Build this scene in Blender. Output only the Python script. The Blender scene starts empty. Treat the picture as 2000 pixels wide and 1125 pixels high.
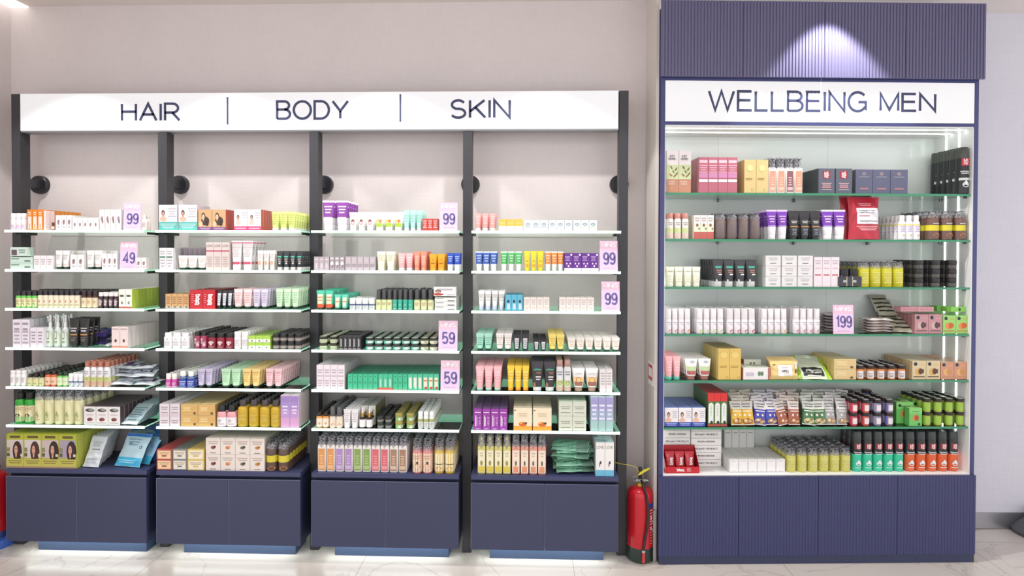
import bpy, math, random
from mathutils import Vector, Matrix
random.seed(7)
# ------------------------------------------------------------------ camera, world, lights, exposure
F_PX = 1148.0
CAM = Vector((2.93, -3.62, 1.765)); YAW, PITCH, ROLL, SHY = 0.0308, 0.0132, 0.0029, -0.0258
scene = bpy.context.scene
COL = scene.collection
cd = bpy.data.cameras.new('camera'); cam = bpy.data.objects.new('camera', cd); COL.objects.link(cam)
cd.sensor_width = 36.0; cd.lens = F_PX / 2000 * 36; cd.shift_y = SHY; cd.clip_start = 0.05
fw = Vector((-math.sin(YAW)*math.cos(PITCH), math.cos(YAW)*math.cos(PITCH), -math.sin(PITCH)))
r0 = Vector((math.cos(YAW), math.sin(YAW), 0)); u0 = r0.cross(fw)
rt = r0*math.cos(ROLL) + u0*math.sin(ROLL); up = -r0*math.sin(ROLL) + u0*math.cos(ROLL)
cam.matrix_world = Matrix(((rt.x, up.x, -fw.x, CAM.x), (rt.y, up.y, -fw.y, CAM.y), (rt.z, up.z, -fw.z, CAM.z), (0, 0, 0, 1)))
scene.camera = cam
def ray(px, py):
    a = (px-1000)/F_PX; b = -(py-562.5-SHY*2000)/F_PX
    return fw + rt*a + up*b
w = bpy.data.worlds.new('world'); scene.world = w; w.use_nodes = True
w.node_tree.nodes['Background'].inputs[0].default_value = (0.985, 0.985, 1.0, 1); w.node_tree.nodes['Background'].inputs[1].default_value = 1.38
scene.view_settings.view_transform = 'Standard'; scene.view_settings.look = 'None'
scene.view_settings.gamma = 1; scene.view_settings.use_curve_mapping = False
scene.view_settings.exposure = 0.0
def lamp(name, kind, loc, aim, energy, color=(1, 1, 1), **kw):
    l = bpy.data.lights.new(name, kind); l.energy = energy; l.color = color
    for k, v in kw.items(): setattr(l, k, v)
    o = bpy.data.objects.new(name, l); COL.objects.link(o); o.location = loc
    o.rotation_euler = (Vector(aim)-Vector(loc)).to_track_quat('-Z', 'Y').to_euler()
    return o
CEIL = 3.31
# unseen area lights added at ceiling height behind the viewer as soft fill
for i, x in enumerate((0.3, 2.9, 5.4)):
    lamp('ceiling_fill_light', 'AREA', (x, -3.1, CEIL-.04), (x, -1.6, 0), 14, (1, .98, .97), shape='RECTANGLE', size=1.6, size_y=1.2)
# row of downlights in the ceiling in front of the rack
for x in (0.28, 1.17, 2.08, 2.99):
    lamp('downlight', 'SPOT', (x, -.78, CEIL-.02), (x, -.60, 0), 56, (1, .975, .95), spot_size=math.radians(84), spot_blend=.12, shadow_soft_size=.035)
lamp('downlight', 'SPOT', (4.60, -.45, CEIL-.01), (4.60, -.43, 0), 115, (1, .99, .95), spot_size=math.radians(79), spot_blend=.3, shadow_soft_size=.02)

# ------------------------------------------------------------------ materials
_m = {}
def lin(h):
    if not isinstance(h, str): return h
    c = [int(h[i:i+2], 16)/255 for i in (0, 2, 4)]
    return tuple(((v+.055)/1.055)**2.4 if v > .04045 else v/12.92 for v in c)
def mat(h, rough=.42, metal=0, em=0, spec=.5):
    k = (h, rough, metal, em)
    if k in _m: return _m[k]
    m = bpy.data.materials.new('mat_%s' % (h if isinstance(h, str) else 'c')); m.use_nodes = True
    b = m.node_tree.nodes['Principled BSDF']; c = lin(h)
    b.inputs['Base Color'].default_value = (*c, 1); b.inputs['Roughness'].default_value = rough
    b.inputs['Metallic'].default_value = metal; b.inputs['Specular IOR Level'].default_value = spec
    if em: b.inputs['Emission Color'].default_value = (*c, 1); b.inputs['Emission Strength'].default_value = em
    _m[k] = m; return m
def thin(name, tint, gloss, rough=.02, ior=1.5):      # clear plastic or glass: see-through with fresnel reflection
    if name in _m: return _m[name]
    m = bpy.data.materials.new(name); m.use_nodes = True; nt = m.node_tree; nt.nodes.clear()
    o = nt.nodes.new('ShaderNodeOutputMaterial'); mx = nt.nodes.new('ShaderNodeMixShader')
    t = nt.nodes.new('ShaderNodeBsdfTransparent'); t.inputs[0].default_value = (*tint, 1)
    g = nt.nodes.new('ShaderNodeBsdfGlossy'); g.inputs[0].default_value = (*gloss, 1); g.inputs['Roughness'].default_value = rough
    f = nt.nodes.new('ShaderNodeFresnel'); f.inputs[0].default_value = ior
    nt.links.new(f.outputs[0], mx.inputs[0]); nt.links.new(t.outputs[0], mx.inputs[1]); nt.links.new(g.outputs[0], mx.inputs[2]); nt.links.new(mx.outputs[0], o.inputs[0])
    _m[name] = m; return m
GLASS = thin('shelf_glass', (.94, .975, .957), (.93, 1, .965), .03, 1.55)
def wallmat(name, h, scale=1.0, amt=.05):
    m = bpy.data.materials.new(name); m.use_nodes = True; nt = m.node_tree; b = nt.nodes['Principled BSDF']; L = nt.links.new
    tc = nt.nodes.new('ShaderNodeTexCoord')
    def noise(sx, sy, sz, sc, det=3):
        mp = nt.nodes.new('ShaderNodeMapping'); mp.inputs['Scale'].default_value = (sx, sy, sz); L(tc.outputs['Object'], mp.inputs[0])
        n = nt.nodes.new('ShaderNodeTexNoise'); n.inputs['Scale'].default_value = sc; n.inputs['Detail'].default_value = det; L(mp.outputs[0], n.inputs[0]); return n
    n1 = noise(1, 1, 14, 9); n2 = noise(14, 14, 1, 9); n3 = noise(1, 1, 1, 2.6, 4)
    a1 = nt.nodes.new('ShaderNodeMath'); a1.operation = 'ADD'; L(n1.outputs[0], a1.inputs[0]); L(n2.outputs[0], a1.inputs[1])
    a2 = nt.nodes.new('ShaderNodeMath'); a2.operation = 'MULTIPLY_ADD'; L(n3.outputs[0], a2.inputs[0]); a2.inputs[1].default_value = 1.2; L(a1.outputs[0], a2.inputs[2])
    cr = nt.nodes.new('ShaderNodeMapRange'); cr.inputs['From Min'].default_value = 1.1; cr.inputs['From Max'].default_value = 2.1; cr.inputs['To Min'].default_value = 1-amt*1.2; cr.inputs['To Max'].default_value = 1+amt*.6
    L(a2.outputs[0], cr.inputs[0])
    mu = nt.nodes.new('ShaderNodeMix'); mu.data_type = 'RGBA'; mu.blend_type = 'MULTIPLY'; mu.inputs[0].default_value = 1; mu.inputs[6].default_value = (*lin(h), 1)
    L(cr.outputs[0], mu.inputs[7]); L(mu.outputs[2], b.inputs['Base Color']); b.inputs['Roughness'].default_value = .75
    bp = nt.nodes.new('ShaderNodeBump'); bp.inputs['Strength'].default_value = .12; bp.inputs['Distance'].default_value = .004; L(a1.outputs[0], bp.inputs['Height']); L(bp.outputs[0], b.inputs['Normal'])
    return m
def floormat():
    m = bpy.data.materials.new('marble_tiles'); m.use_nodes = True; nt = m.node_tree; b = nt.nodes['Principled BSDF']; L = nt.links.new
    tc = nt.nodes.new('ShaderNodeTexCoord')
    nz = nt.nodes.new('ShaderNodeTexNoise'); nz.inputs['Scale'].default_value = 1.3; nz.inputs['Detail'].default_value = 7; nz.inputs['Distortion'].default_value = 1.4; L(tc.outputs['Object'], nz.inputs[0])
    s = nt.nodes.new('ShaderNodeMath'); s.operation = 'SUBTRACT'; s.inputs[1].default_value = .5; L(nz.outputs[0], s.inputs[0])
    ab = nt.nodes.new('ShaderNodeMath'); ab.operation = 'ABSOLUTE'; L(s.outputs[0], ab.inputs[0])
    cr = nt.nodes.new('ShaderNodeValToRGB'); e = cr.color_ramp.elements
    e[0].position = 0; e[0].color = (*lin('B4ABA4'), 1); e[1].position = .012; e[1].color = (*lin('C6BEB7'), 1); L(ab.outputs[0], cr.inputs[0])
    br = nt.nodes.new('ShaderNodeTexBrick'); br.offset = 0; br.inputs['Scale'].default_value = 1; br.inputs['Brick Width'].default_value = 1.2; br.inputs['Row Height'].default_value = .6
    br.inputs['Mortar Size'].default_value = .0022; br.inputs['Mortar Smooth'].default_value = .1; br.inputs['Color1'].default_value = (1, 1, 1, 1); br.inputs['Color2'].default_value = (.985, .985, .985, 1); br.inputs['Mortar'].default_value = (.62, .58, .56, 1)
    mp = nt.nodes.new('ShaderNodeMapping'); mp.inputs['Location'].default_value = (.42, -.06, 0); L(tc.outputs['Object'], mp.inputs[0]); L(mp.outputs[0], br.inputs[0])
    mu = nt.nodes.new('ShaderNodeMix'); mu.data_type = 'RGBA'; mu.blend_type = 'MULTIPLY'; mu.inputs[0].default_value = 1
    L(cr.outputs[0], mu.inputs[6]); L(br.outputs[0], mu.inputs[7]); L(mu.outputs[2], b.inputs['Base Color'])
    b.inputs['Roughness'].default_value = .24
    return m

# ------------------------------------------------------------------ mesh builder
class MB:
    def __init__(s): s.v = []; s.f = []; s.mi = []; s.ms = []
    def m(s, mt):
        if isinstance(mt, str): mt = mat(mt)
        if mt not in s.ms: s.ms.append(mt)
        return s.ms.index(mt)
    def face(s, pts, mt):
        i = len(s.v); s.v += [tuple(p) for p in pts]; s.f.append(tuple(range(i, i+len(pts)))); s.mi.append(s.m(mt))
    def box(s, x0, x1, y0, y1, z0, z1, mt, top=None, side=None, bev=0):
        c = [(x, y, z) for z in (z0, z1) for y in (y0, y1) for x in (x0, x1)]
        i = len(s.v); s.v += c
        a = s.m(mt); t = s.m(top) if top else a; sd = s.m(side) if side else a
        for q, k in (((0, 1, 5, 4), a), ((1, 3, 7, 5), sd), ((3, 2, 6, 7), a), ((2, 0, 4, 6), sd), ((4, 5, 7, 6), t), ((0, 2, 3, 1), t)):
            s.f.append(tuple(i+j for j in q)); s.mi.append(k)
    def prism(s, poly, z0, z1, mt, side=None):          # outline counter-clockwise
        n = len(poly); i = len(s.v); s.v += [(x, y, z0) for x, y in poly] + [(x, y, z1) for x, y in poly]
        a = s.m(mt); b = s.m(side) if side else a
        s.f.append(tuple(i+n+j for j in range(n))); s.mi.append(a)
        s.f.append(tuple(i+j for j in reversed(range(n)))); s.mi.append(a)
        for j in range(n):
            k = (j+1) % n; s.f.append((i+j, i+k, i+n+k, i+n+j)); s.mi.append(b)
    def loft(s, rings, mts, n=16, p=2.0, ctr=(0, 0)):   # rings (z, rx, ry[, power]); mts one or one per band
        base = len(s.v)
        for r in rings:
            z, rx, ry = r[:3]; e = 2/(r[3] if len(r) > 3 else p)
            for j in range(n):
                a = 2*math.pi*(j+.5)/n; c, d = math.cos(a), math.sin(a)
                s.v.append((ctr[0]+rx*math.copysign(abs(c)**e, c), ctr[1]+ry*math.copysign(abs(d)**e, d), z))
        for k in range(len(rings)-1):
            q = s.m(mts[k] if isinstance(mts, (list, tuple)) else mts)
            for j in range(n):
                l = (j+1) % n; s.f.append((base+k*n+j, base+k*n+l, base+(k+1)*n+l, base+(k+1)*n+j)); s.mi.append(q)
        a = mts[0] if isinstance(mts, (list, tuple)) else mts; b = mts[-1] if isinstance(mts, (list, tuple)) else mts
        s.f.append(tuple(base+j for j in reversed(range(n)))); s.mi.append(s.m(a))
        t = base+(len(rings)-1)*n; s.f.append(tuple(t+j for j in range(n))); s.mi.append(s.m(b))
    def tube(s, pts, r, mt, n=8):
        P = [Vector(p) for p in pts]; base = len(s.v); R = r if isinstance(r, (list, tuple)) else [r]*len(P)
        for i, p in enumerate(P):
            t = (P[min(i+1, len(P)-1)]-P[max(i-1, 0)]).normalized()
            a = t.cross(Vector((0, 0, 1)) if abs(t.z) < .9 else Vector((1, 0, 0))).normalized(); b = t.cross(a)
            if i and (a.dot(pa) < 0): a = -a; b = -b
            pa = a
            for j in range(n):
                q = 2*math.pi*j/n; s.v.append(tuple(p+(a*math.cos(q)+b*math.sin(q))*R[i]))
        q = s.m(mt)
        for k in range(len(P)-1):
            for j in range(n):
                l = (j+1) % n; s.f.append((base+k*n+j, base+k*n+l, base+(k+1)*n+l, base+(k+1)*n+j)); s.mi.append(q)
        s.f.append(tuple(base+j for j in range(n))); s.mi.append(q)
        t = base+(len(P)-1)*n; s.f.append(tuple(t+j for j in reversed(range(n)))); s.mi.append(q)
    def grid(s, fn, nx, nz, mt):                        # fn(a,b) a,b in 0..1
        base = len(s.v); q = s.m(mt)
        for k in range(nz+1):
            for j in range(nx+1): s.v.append(tuple(fn(j/nx, k/nz)))
        for k in range(nz):
            for j in range(nx):
                a = base+k*(nx+1)+j; s.f.append((a, a+1, a+nx+2, a+nx+1)); s.mi.append(q)
    def build(s, name, parent=None, smooth=True, loc=None):
        me = bpy.data.meshes.new(name); me.from_pydata(s.v, [], s.f); me.polygons.foreach_set('material_index', s.mi)
        for m in s.ms: me.materials.append(m)
        if smooth:
            me.polygons.foreach_set('use_smooth', [True]*len(s.f)); me.set_sharp_from_angle(angle=math.radians(38))
        me.update(); o = bpy.data.objects.new(name, me); COL.objects.link(o)
        if parent: o.parent = parent
        if loc: o.location = loc
        return o
def empty(name, loc=(0, 0, 0), rz=0):
    o = bpy.data.objects.new(name, None); o.empty_display_size = .05; COL.objects.link(o); o.location = loc; o.rotation_euler = (0, 0, rz); return o
def tag(o, label, cat, group=None):
    o['label'] = label; o['category'] = cat
    if group: o['group'] = group
    return o
def struct(o): o['kind'] = 'structure'; return o

# ------------------------------------------------------------------ stroke lettering (cap height 1)
def arc(cx, cy, rx, ry, a0, a1, n=10): return [(cx+rx*math.cos(math.radians(a0+(a1-a0)*i/n)), cy+ry*math.sin(math.radians(a0+(a1-a0)*i/n))) for i in range(n+1)]
GL = {
'A': (.82, [[(0, 0), (.41, 1), (.82, 0)], [(.14, .36), (.68, .36)]]),
'B': (.68, [[(0, 0), (0, 1), (.38, 1)]+arc(.38, .765, .25, .235, 90, -90)+[(0, .53)], [(.38, .53)]+arc(.4, .265, .28, .265, 90, -90)+[(0, 0)]]),
'C': (.78, [arc(.42, .5, .42, .5, 42, 318, 18)]),
'D': (.75, [[(0, 0), (0, 1), (.33, 1)]+arc(.33, .5, .42, .5, 90, -90, 14)+[(0, 0)]]),
'E': (.62, [[(.62, 1), (0, 1), (0, 0), (.64, 0)], [(0, .53), (.58, .53)]]),
'F': (.58, [[(.6, 1), (0, 1), (0, 0)], [(0, .52), (.52, .52)]]),
'G': (.86, [arc(.42, .5, .42, .5, 42, 325, 18)+[(.8, .16), (.8, .48), (.45, .48)]]),
'H': (.7, [[(0, 0), (0, 1)], [(.7, 0), (.7, 1)], [(0, .53), (.7, .53)]]),
'I': (.03, [[(.015, 0), (.015, 1)]]),
'J': (.45, [[(.42, 1), (.42, .25)]+arc(.21, .23, .21, .23, 0, -180)]),
'K': (.68, [[(0, 0), (0, 1)], [(.66, 1), (0, .36)], [(.24, .6), (.7, 0)]]),
'L': (.55, [[(0, 1), (0, 0), (.56, 0)]]),
'M': (.82, [[(0, 0), (0, 1), (.41, .05), (.82, 1), (.82, 0)]]),
'N': (.7, [[(0, 0), (0, 1), (.7, 0), (.7, 1)]]),
'O': (.9, [arc(.45, .5, .45, .5, 0, 360, 24)]),
'P': (.64, [[(0, 0), (0, 1), (.36, 1)]+arc(.36, .73, .28, .27, 90, -90)+[(0, .46)]]),
'Q': (.9, [arc(.45, .5, .45, .5, 0, 360, 24), [(.55, .25), (.9, -.05)]]),
'R': (.72, [[(0, 0), (0, 1), (.38, 1)]+arc(.38, .735, .27, .265, 90, -90)+[(0, .47)], [(.36, .47), (.72, 0)]]),
'S': (.68, [arc(.34, .75, .29, .25, 25, 250, 10)+arc(.34, .26, .32, .26, 75, -155, 10)]),
'T': (.72, [[(0, 1), (.72, 1)], [(.36, 1), (.36, 0)]]),
'U': (.7, [[(0, 1), (0, .33)]+arc(.35, .33, .35, .33, 180, 360, 12)+[(.7, 1)]]),
'V': (.76, [[(0, 1), (.38, 0), (.76, 1)]]),
'W': (1.15, [[(0, 1), (.29, 0), (.575, 1), (.86, 0), (1.15, 1)]]),
'X': (.7, [[(0, 0), (.7, 1)], [(0, 1), (.7, 0)]]),
'Y': (.8, [[(0, 1), (.4, .43), (.8, 1)], [(.4, .43), (.4, 0)]]),
'Z': (.68, [[(0, 1), (.66, 1), (0, 0), (.68, 0)]]),
'0': (.56, [arc(.28, .5, .28, .5, 0, 360, 22)]),
'1': (.28, [[(0, .78), (.22, .98), (.22, 0)]]),
'2': (.54, [arc(.27, .72, .26, .27, 165, -35, 9)+[(0, 0), (.54, 0)]]),
'4': (.6, [[(.43, 0), (.43, 1), (0, .28), (.6, .28)]]),
'5': (.54, [[(.5, 1), (.06, 1), (.03, .5)]+arc(.26, .32, .27, .31, 120, -150, 12)]),
'9': (.56, [arc(.28, .7, .26, .29, 0, 360, 16), [(.54, .7)]+arc(.28, .3, .26, .29, 0, -150, 9)]),
'b': (.56, [[(0, 1), (0, 0)], arc(.28, .33, .27, .32, 0, 360, 16)]),
'l': (.03, [[(.015, 0), (.015, 1)]]),
'o': (.6, [arc(.3, .33, .29, .32, 0, 360, 16)]),
'q': (.56, [[(.55, .65), (.55, -.32)], arc(.28, .33, .27, .32, 0, 360, 16)]),
'c': (.52, [arc(.29, .33, .28, .32, 45, 315, 12)]),
'f': (.35, [[(.14, 0), (.14, .8)]+arc(.3, .82, .16, .18, 180, 90, 4), [(0, .62), (.34, .62)]]),
'e': (.56, [[(.02, .36), (.55, .36)]+arc(.29, .33, .27, .32, 5, 310, 12)]),
'i': (.03, [[(.015, 0), (.015, .65)], [(.015, .82), (.015, .92)]]),
'n': (.5, [[(0, 0), (0, .65)], [(0, .4)]+arc(.25, .4, .25, .25, 180, 0, 8)+[(.5, 0)]]),
',': (.08, [[(.06, .1), (0, -.15)]]), '.': (.08, [[(.03, 0), (.03, .1)]]), ' ': (.3, []),
}
def text_w(t, sp=.17): return sum(GL[c][0]+sp for c in t)-sp
def text(mb, t, h, wt, mt, put, sx=1.0, sp=.17, cx=0, cz=0, rot=False):   # put(x,z)->point, centred at cx, baseline cz
    W = text_w(t, sp)*h*sx; x = -W/2
    for ch in t:
        gw, strokes = GL[ch]
        for st in strokes:
            P = [Vector((x+a*h*sx, b*h)) for a, b in st]; P = [p for i, p in enumerate(P) if not i or (p-P[i-1]).length > 1e-5*h]; n = len(P); closed = n > 3 and (P[0]-P[-1]).length < 1e-6; L = []; Rr = []
            for i, p in enumerate(P):
                if closed and i in (0, n-1): d0 = (P[-1]-P[-2]).normalized(); d1 = (P[1]-P[0]).normalized()
                else: d0 = (p-P[i-1]).normalized() if i else (P[1]-P[0]).normalized(); d1 = (P[i+1]-p).normalized() if i < n-1 else d0
                b = d0+d1; b = b.normalized() if b.length > 1e-4 else d0; nr = Vector((-b.y, b.x)); k = min(1/max(nr.dot(Vector((-d0.y, d0.x))), .35), 2.4)*wt/2
                e = Vector((0, 0))
                if not closed and i == 0: e = -d1*wt*.0
                L.append(p+nr*k+e); Rr.append(p-nr*k+e)
            for i in range(n-1):
                q = [Rr[i], Rr[i+1], L[i+1], L[i]]
                if rot: mb.face([put(cx-v.y, cz+v.x) for v in q], mt)
                else: mb.face([put(cx+v.x, cz+v.y) for v in q], mt)
        x += (gw+sp)*h*sx

# ------------------------------------------------------------------ printed artwork laid on a surface
def art(mb, items, W, H, surf, nx=1):
    for i, it in enumerate(items):
        off = .00035*(1+i*.5); k = it[0]
        if k == 'r':
            _, a, b, c, d, mt = it; mb.grid(lambda u, v: surf((a+(b-a)*u)*W, (c+(d-c)*v)*H, off), nx, 1 if nx == 1 else (8 if nx > 8 else 3), mt)
        elif k == 'e':
            _, x, z, rx, rz, mt = it; mb.face([surf((x+rx*math.cos(q*math.pi/6))*W, (z+rz*math.sin(q*math.pi/6))*H, off) for q in range(12)], mt)
        elif k == 'f':      # leaf: centre x, z, half length (of the height), slant in degrees
            _, x, z, ln, an, mt = it; ca, sa = math.cos(math.radians(an)), math.sin(math.radians(an)); P = []
            for q in range(10):
                t = 2*math.pi*q/10; a_ = ln*H*math.cos(t); b_ = ln*H*.36*math.sin(t)*(1-.35*math.cos(t)); P.append(surf(x*W+a_*ca-b_*sa, z*H+a_*sa+b_*ca, off))
            mb.face(P, mt)
        elif k == 'l':
            _, a, b, c, d, n, mt = it
            for j in range(n):
                z = d-(d-c)*(j+.5)/n; t = (d-c)/n*.22; e = (b-a)*(.16*((j*7) % 3)/2)
                mb.grid(lambda u, v: surf((a+e+(b-a-2*e)*u)*W, (z-t+2*t*v)*H, off), nx, 1, mt)
        elif k == 't':
            _, t, x, z, h, mt = it[:6]; wt = it[6] if len(it) > 6 else .16; sx = it[7] if len(it) > 7 else .8
            hh = h*H; ww = text_w(t)*hh*sx; lim = W*.92
            if ww > lim: sx *= lim/ww
            text(mb, t, hh, wt*hh, mt if not isinstance(mt, str) else mat(mt), lambda a, b: surf(a, b, off), sx, cx=x*W, cz=z*H)
        elif k == 'v':
            _, t, x, z, h, mt = it[:6]; wt = it[6] if len(it) > 6 else .2
            text(mb, t, h*W, wt*h*W, mat(mt), lambda a, b: surf(a, b, off), 1, cx=x*W, cz=z*H, rot=True)
def face_art(x, z, s, skin='D9A68C', hair='3B2A26', body=None, long=False, asp=1.0):   # printed portrait
    a = []
    if body: a.append(('e', x, z-s*1.25, s*1.1, s*.55, body))
    if long: a.append(('e', x+s*.2, z-s*.2, s*.8, s*1.25, hair))
    a += [('e', x, z+s*.12, s*.56*asp, s*.68, hair), ('e', x, z-s*.5, s*.2*asp, s*.35, skin), ('e', x, z-s*.08, s*.42*asp, s*.55, skin),
          ('r', x-s*.26*asp, x-s*.1*asp, z+s*.0, z+s*.06, hair), ('r', x+s*.1*asp, x+s*.26*asp, z+s*.0, z+s*.06, hair), ('r', x-s*.12*asp, x+s*.12*asp, z-s*.36, z-s*.3, 'A8504A')]
    return a

# ------------------------------------------------------------------ product builders: each returns its root (base centre at origin, front to -Y)
def carton(w, d, h, col='F2EEEE', top=None, side=None, art_=(), seam=True):
    m = MB(); m.box(-w/2, w/2, -d/2, d/2, 0, h, mat(col), mat(top) if top else None, mat(side) if side else None)
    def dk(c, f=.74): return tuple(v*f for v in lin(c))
    a = dk(col, .6); e = .0013; bx = m  # darker edge lines paint in the shade between neighbouring cartons
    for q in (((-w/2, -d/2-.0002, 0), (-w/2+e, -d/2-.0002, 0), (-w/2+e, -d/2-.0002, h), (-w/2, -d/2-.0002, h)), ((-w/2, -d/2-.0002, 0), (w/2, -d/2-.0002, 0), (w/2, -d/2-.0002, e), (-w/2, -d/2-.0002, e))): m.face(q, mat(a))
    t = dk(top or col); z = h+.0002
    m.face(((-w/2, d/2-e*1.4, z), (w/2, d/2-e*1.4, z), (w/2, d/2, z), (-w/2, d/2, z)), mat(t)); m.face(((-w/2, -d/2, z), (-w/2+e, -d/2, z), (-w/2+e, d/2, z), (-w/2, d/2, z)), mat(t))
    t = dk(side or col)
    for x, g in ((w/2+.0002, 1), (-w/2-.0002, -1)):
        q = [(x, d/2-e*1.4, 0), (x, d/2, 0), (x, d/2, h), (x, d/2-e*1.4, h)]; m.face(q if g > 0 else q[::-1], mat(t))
    art(m, list(art_), w, h, lambda x, z, o: (x, -d/2-o, z))
    o = m.build('carton', smooth=False); return o
def tubef(w, d, h, col='F4F1F0', cap='F4F1F0', art_=(), caph=.13, crimp=None, low=None, lowz=.45, capw=.8, name='squeeze_tube'):
    # standing on its cap: round at the cap, flat crimped seam at the top
    c0 = h*caph; ry = d*.42; rx = w*.365
    crimp = crimp or col
    R = [(c0, rx*.93, ry*.98, 2.2), (c0+.03*h, rx, ry, 2.2), (h*lowz, rx*1.12, ry*.85, 2.3), (h*.75, w*.45, ry*.42, 2.3), (h*.94, w*.49, .0022, 3), (h*.95, w*.495, .0015, 4), (h, w*.495, .0013, 4)]
    lo = mat(low or col); mc = mat(col)
    m = MB(); m.loft(R, [lo, lo, mc, mc, mat(crimp), mat(crimp)], n=16)
    zs = [r[0] for r in R]
    def surf(x, z, o):
        z = min(max(z, zs[0]), zs[-1])
        for i in range(len(R)-1):
            if z <= zs[i+1]: break
        t = (z-zs[i])/(zs[i+1]-zs[i]); a = R[i][1]*(1-t)+R[i+1][1]*t; b = R[i][2]*(1-t)+R[i+1][2]*t; x = max(-a*.97, min(a*.97, x*(a/(w*.5))*1.0))
        return (x, -b*(1-abs(x/a)**2.3)**(1/2.3)-o*1.6-.0004, z)
    art(m, list(art_), w, h, surf, nx=6)
    o = m.build(name)
    k = MB(); k.loft([(0, rx*capw*.97, ry*capw*1.0), (.002, rx*capw, ry*capw*1.04), (c0*.93, rx*capw*1.03, ry*capw*1.06), (c0, rx*capw, ry*capw)], mat(cap, .35), n=14); k.build('cap', o)
    return o
def bottle(w, d, h, col='F4F1F0', cap='202022', art_=(), caph=.25, capw=.62, bands=None, sh=.1, p=2.0, glass=False, name='flip_top_bottle', neck=True):
    r = w*.485; ry = min(d*.485, r) if p == 2.0 else d*.485; z1 = h*(1-caph); s = h*sh
    B = bands or []
    zs = [(0, .9), (.004, 1)]; ms = [mat(col, .25)]*1
    cuts = [0.004]+[b[0]*h for b in B for b in [b]]+[]
    R = [(0, r*.92, ry*.92), (.003, r, ry)]; M_ = [mat(col, .25)]
    cur = mat(col, .25)
    for (a, b, c) in B:
        R.append((max(a*z1, .0035), r, ry)); M_.append(cur); R.append((b*z1, r, ry)); M_.append(mat(c, .4))
    R += [(z1-s, r, ry), (z1-s*.45, r*.9, ry*.9), (z1-s*.1, r*max(capw*.95, .35), ry*max(capw*.95, .35)), (z1, r*capw*.9, ry*capw*.9)]; M_ += [cur]*4
    m = MB(); m.loft(R, M_, n=16, p=p)
    def surf(x, z, o):
        a = x/r*(.98 if abs(x/r) < 1.45 else .9)
        if p > 2.2: return (x, -ry-o-.0004, z)
        return (math.sin(a)*(r+o+.0004), -math.cos(a)*(ry+o+.0004), z)
    art(m, list(art_), w, z1-s, surf, nx=6)
    o = m.build(name)
    k = MB(); cr = r*capw; cy = ry*capw; cm = mat(cap, .35)
    k.loft([(z1-.0005, cr, cy), (z1+.001, cr*1.03, cy*1.03), (h-.002, cr, cy), (h, cr*.9, cy*.9)], cm, n=14, p=p); k.build('cap', o)
    return o
def pump(w, d, h, col='E8DDB0', cap='1E1E22', art_=(), body=.74, p=2.0, head='2A2A2E', wrap=True, wcol=None, bands=None):
    r = w*.48; ry = r if p == 2.0 else min(d*.46, r); zb = h*body
    m = MB(); mc = mat(col, .2); s = zb*.1
    R = [(0, r*.93, ry*.93), (.003, r, ry)]; M_ = [mc]
    for (a, b, c) in (bands or []): R += [(max(a*zb, .0035), r, ry), (b*zb, r, ry)]; M_ += [mc, mat(c, .4)]
    R += [(zb-s, r, ry), (zb-s*.4, r*.88, ry*.88), (zb, r*.42, min(ry, r)*.42, 2)]; M_ += [mc]*3
    m.loft(R, M_, n=16, p=p)
    def surf(x, z, o):
        if p > 2.2: return (x, -ry-o-.0004, z)
        a = x/r; return (math.sin(a)*(r+o+.0004), -math.cos(a)*(ry+o+.0004), z)
    art(m, list(art_), w, zb-s, surf, nx=6)
    o = m.build('pump_bottle')
    k = MB(); c = mat(head, .3); H = h-zb
    k.loft([(zb-.001, r*.5, r*.5), (zb+H*.3, r*.5, r*.5), (zb+H*.34, r*.2, r*.2), (zb+H*.6, r*.2, r*.2), (zb+H*.62, r*.42, r*.42), (zb+H*.86, r*.4, r*.4), (zb+H*.88, r*.2, r*.2)], c, n=12)
    k.box(-r*.13, r*.13, -r*.95, 0, zb+H*.66, zb+H*.8, c); k.build('pump', o)
    if wrap:
        q = MB(); n = 18; R = []
        for z, a in ((zb-s*1.3, 1.01), (zb-s*.2, 1.0), (zb+H*.3, .86), (zb+H*.7, .8), (zb+H*.98, .95)):
            R.append([(math.cos(2*math.pi*j/n)*r*(a+.05*math.sin(j*2.4+z*300)), math.sin(2*math.pi*j/n)*ry*(a+.05*math.cos(j*3.1+z*200)), z+(.004*math.sin(j*2.1) if z > zb+H*.9 else 0)) for j in range(n)])
        b = len(q.v); mm = WRAP(); qi = q.m(mm)
        for rr in R: q.v += rr
        for kk in range(4):
            for j in range(n): l = (j+1) % n; q.f.append((b+kk*n+j, b+kk*n+l, b+(kk+1)*n+l, b+(kk+1)*n+j)); q.mi.append(qi)
        q.build('shrink_wrap', o)
    return o
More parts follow.
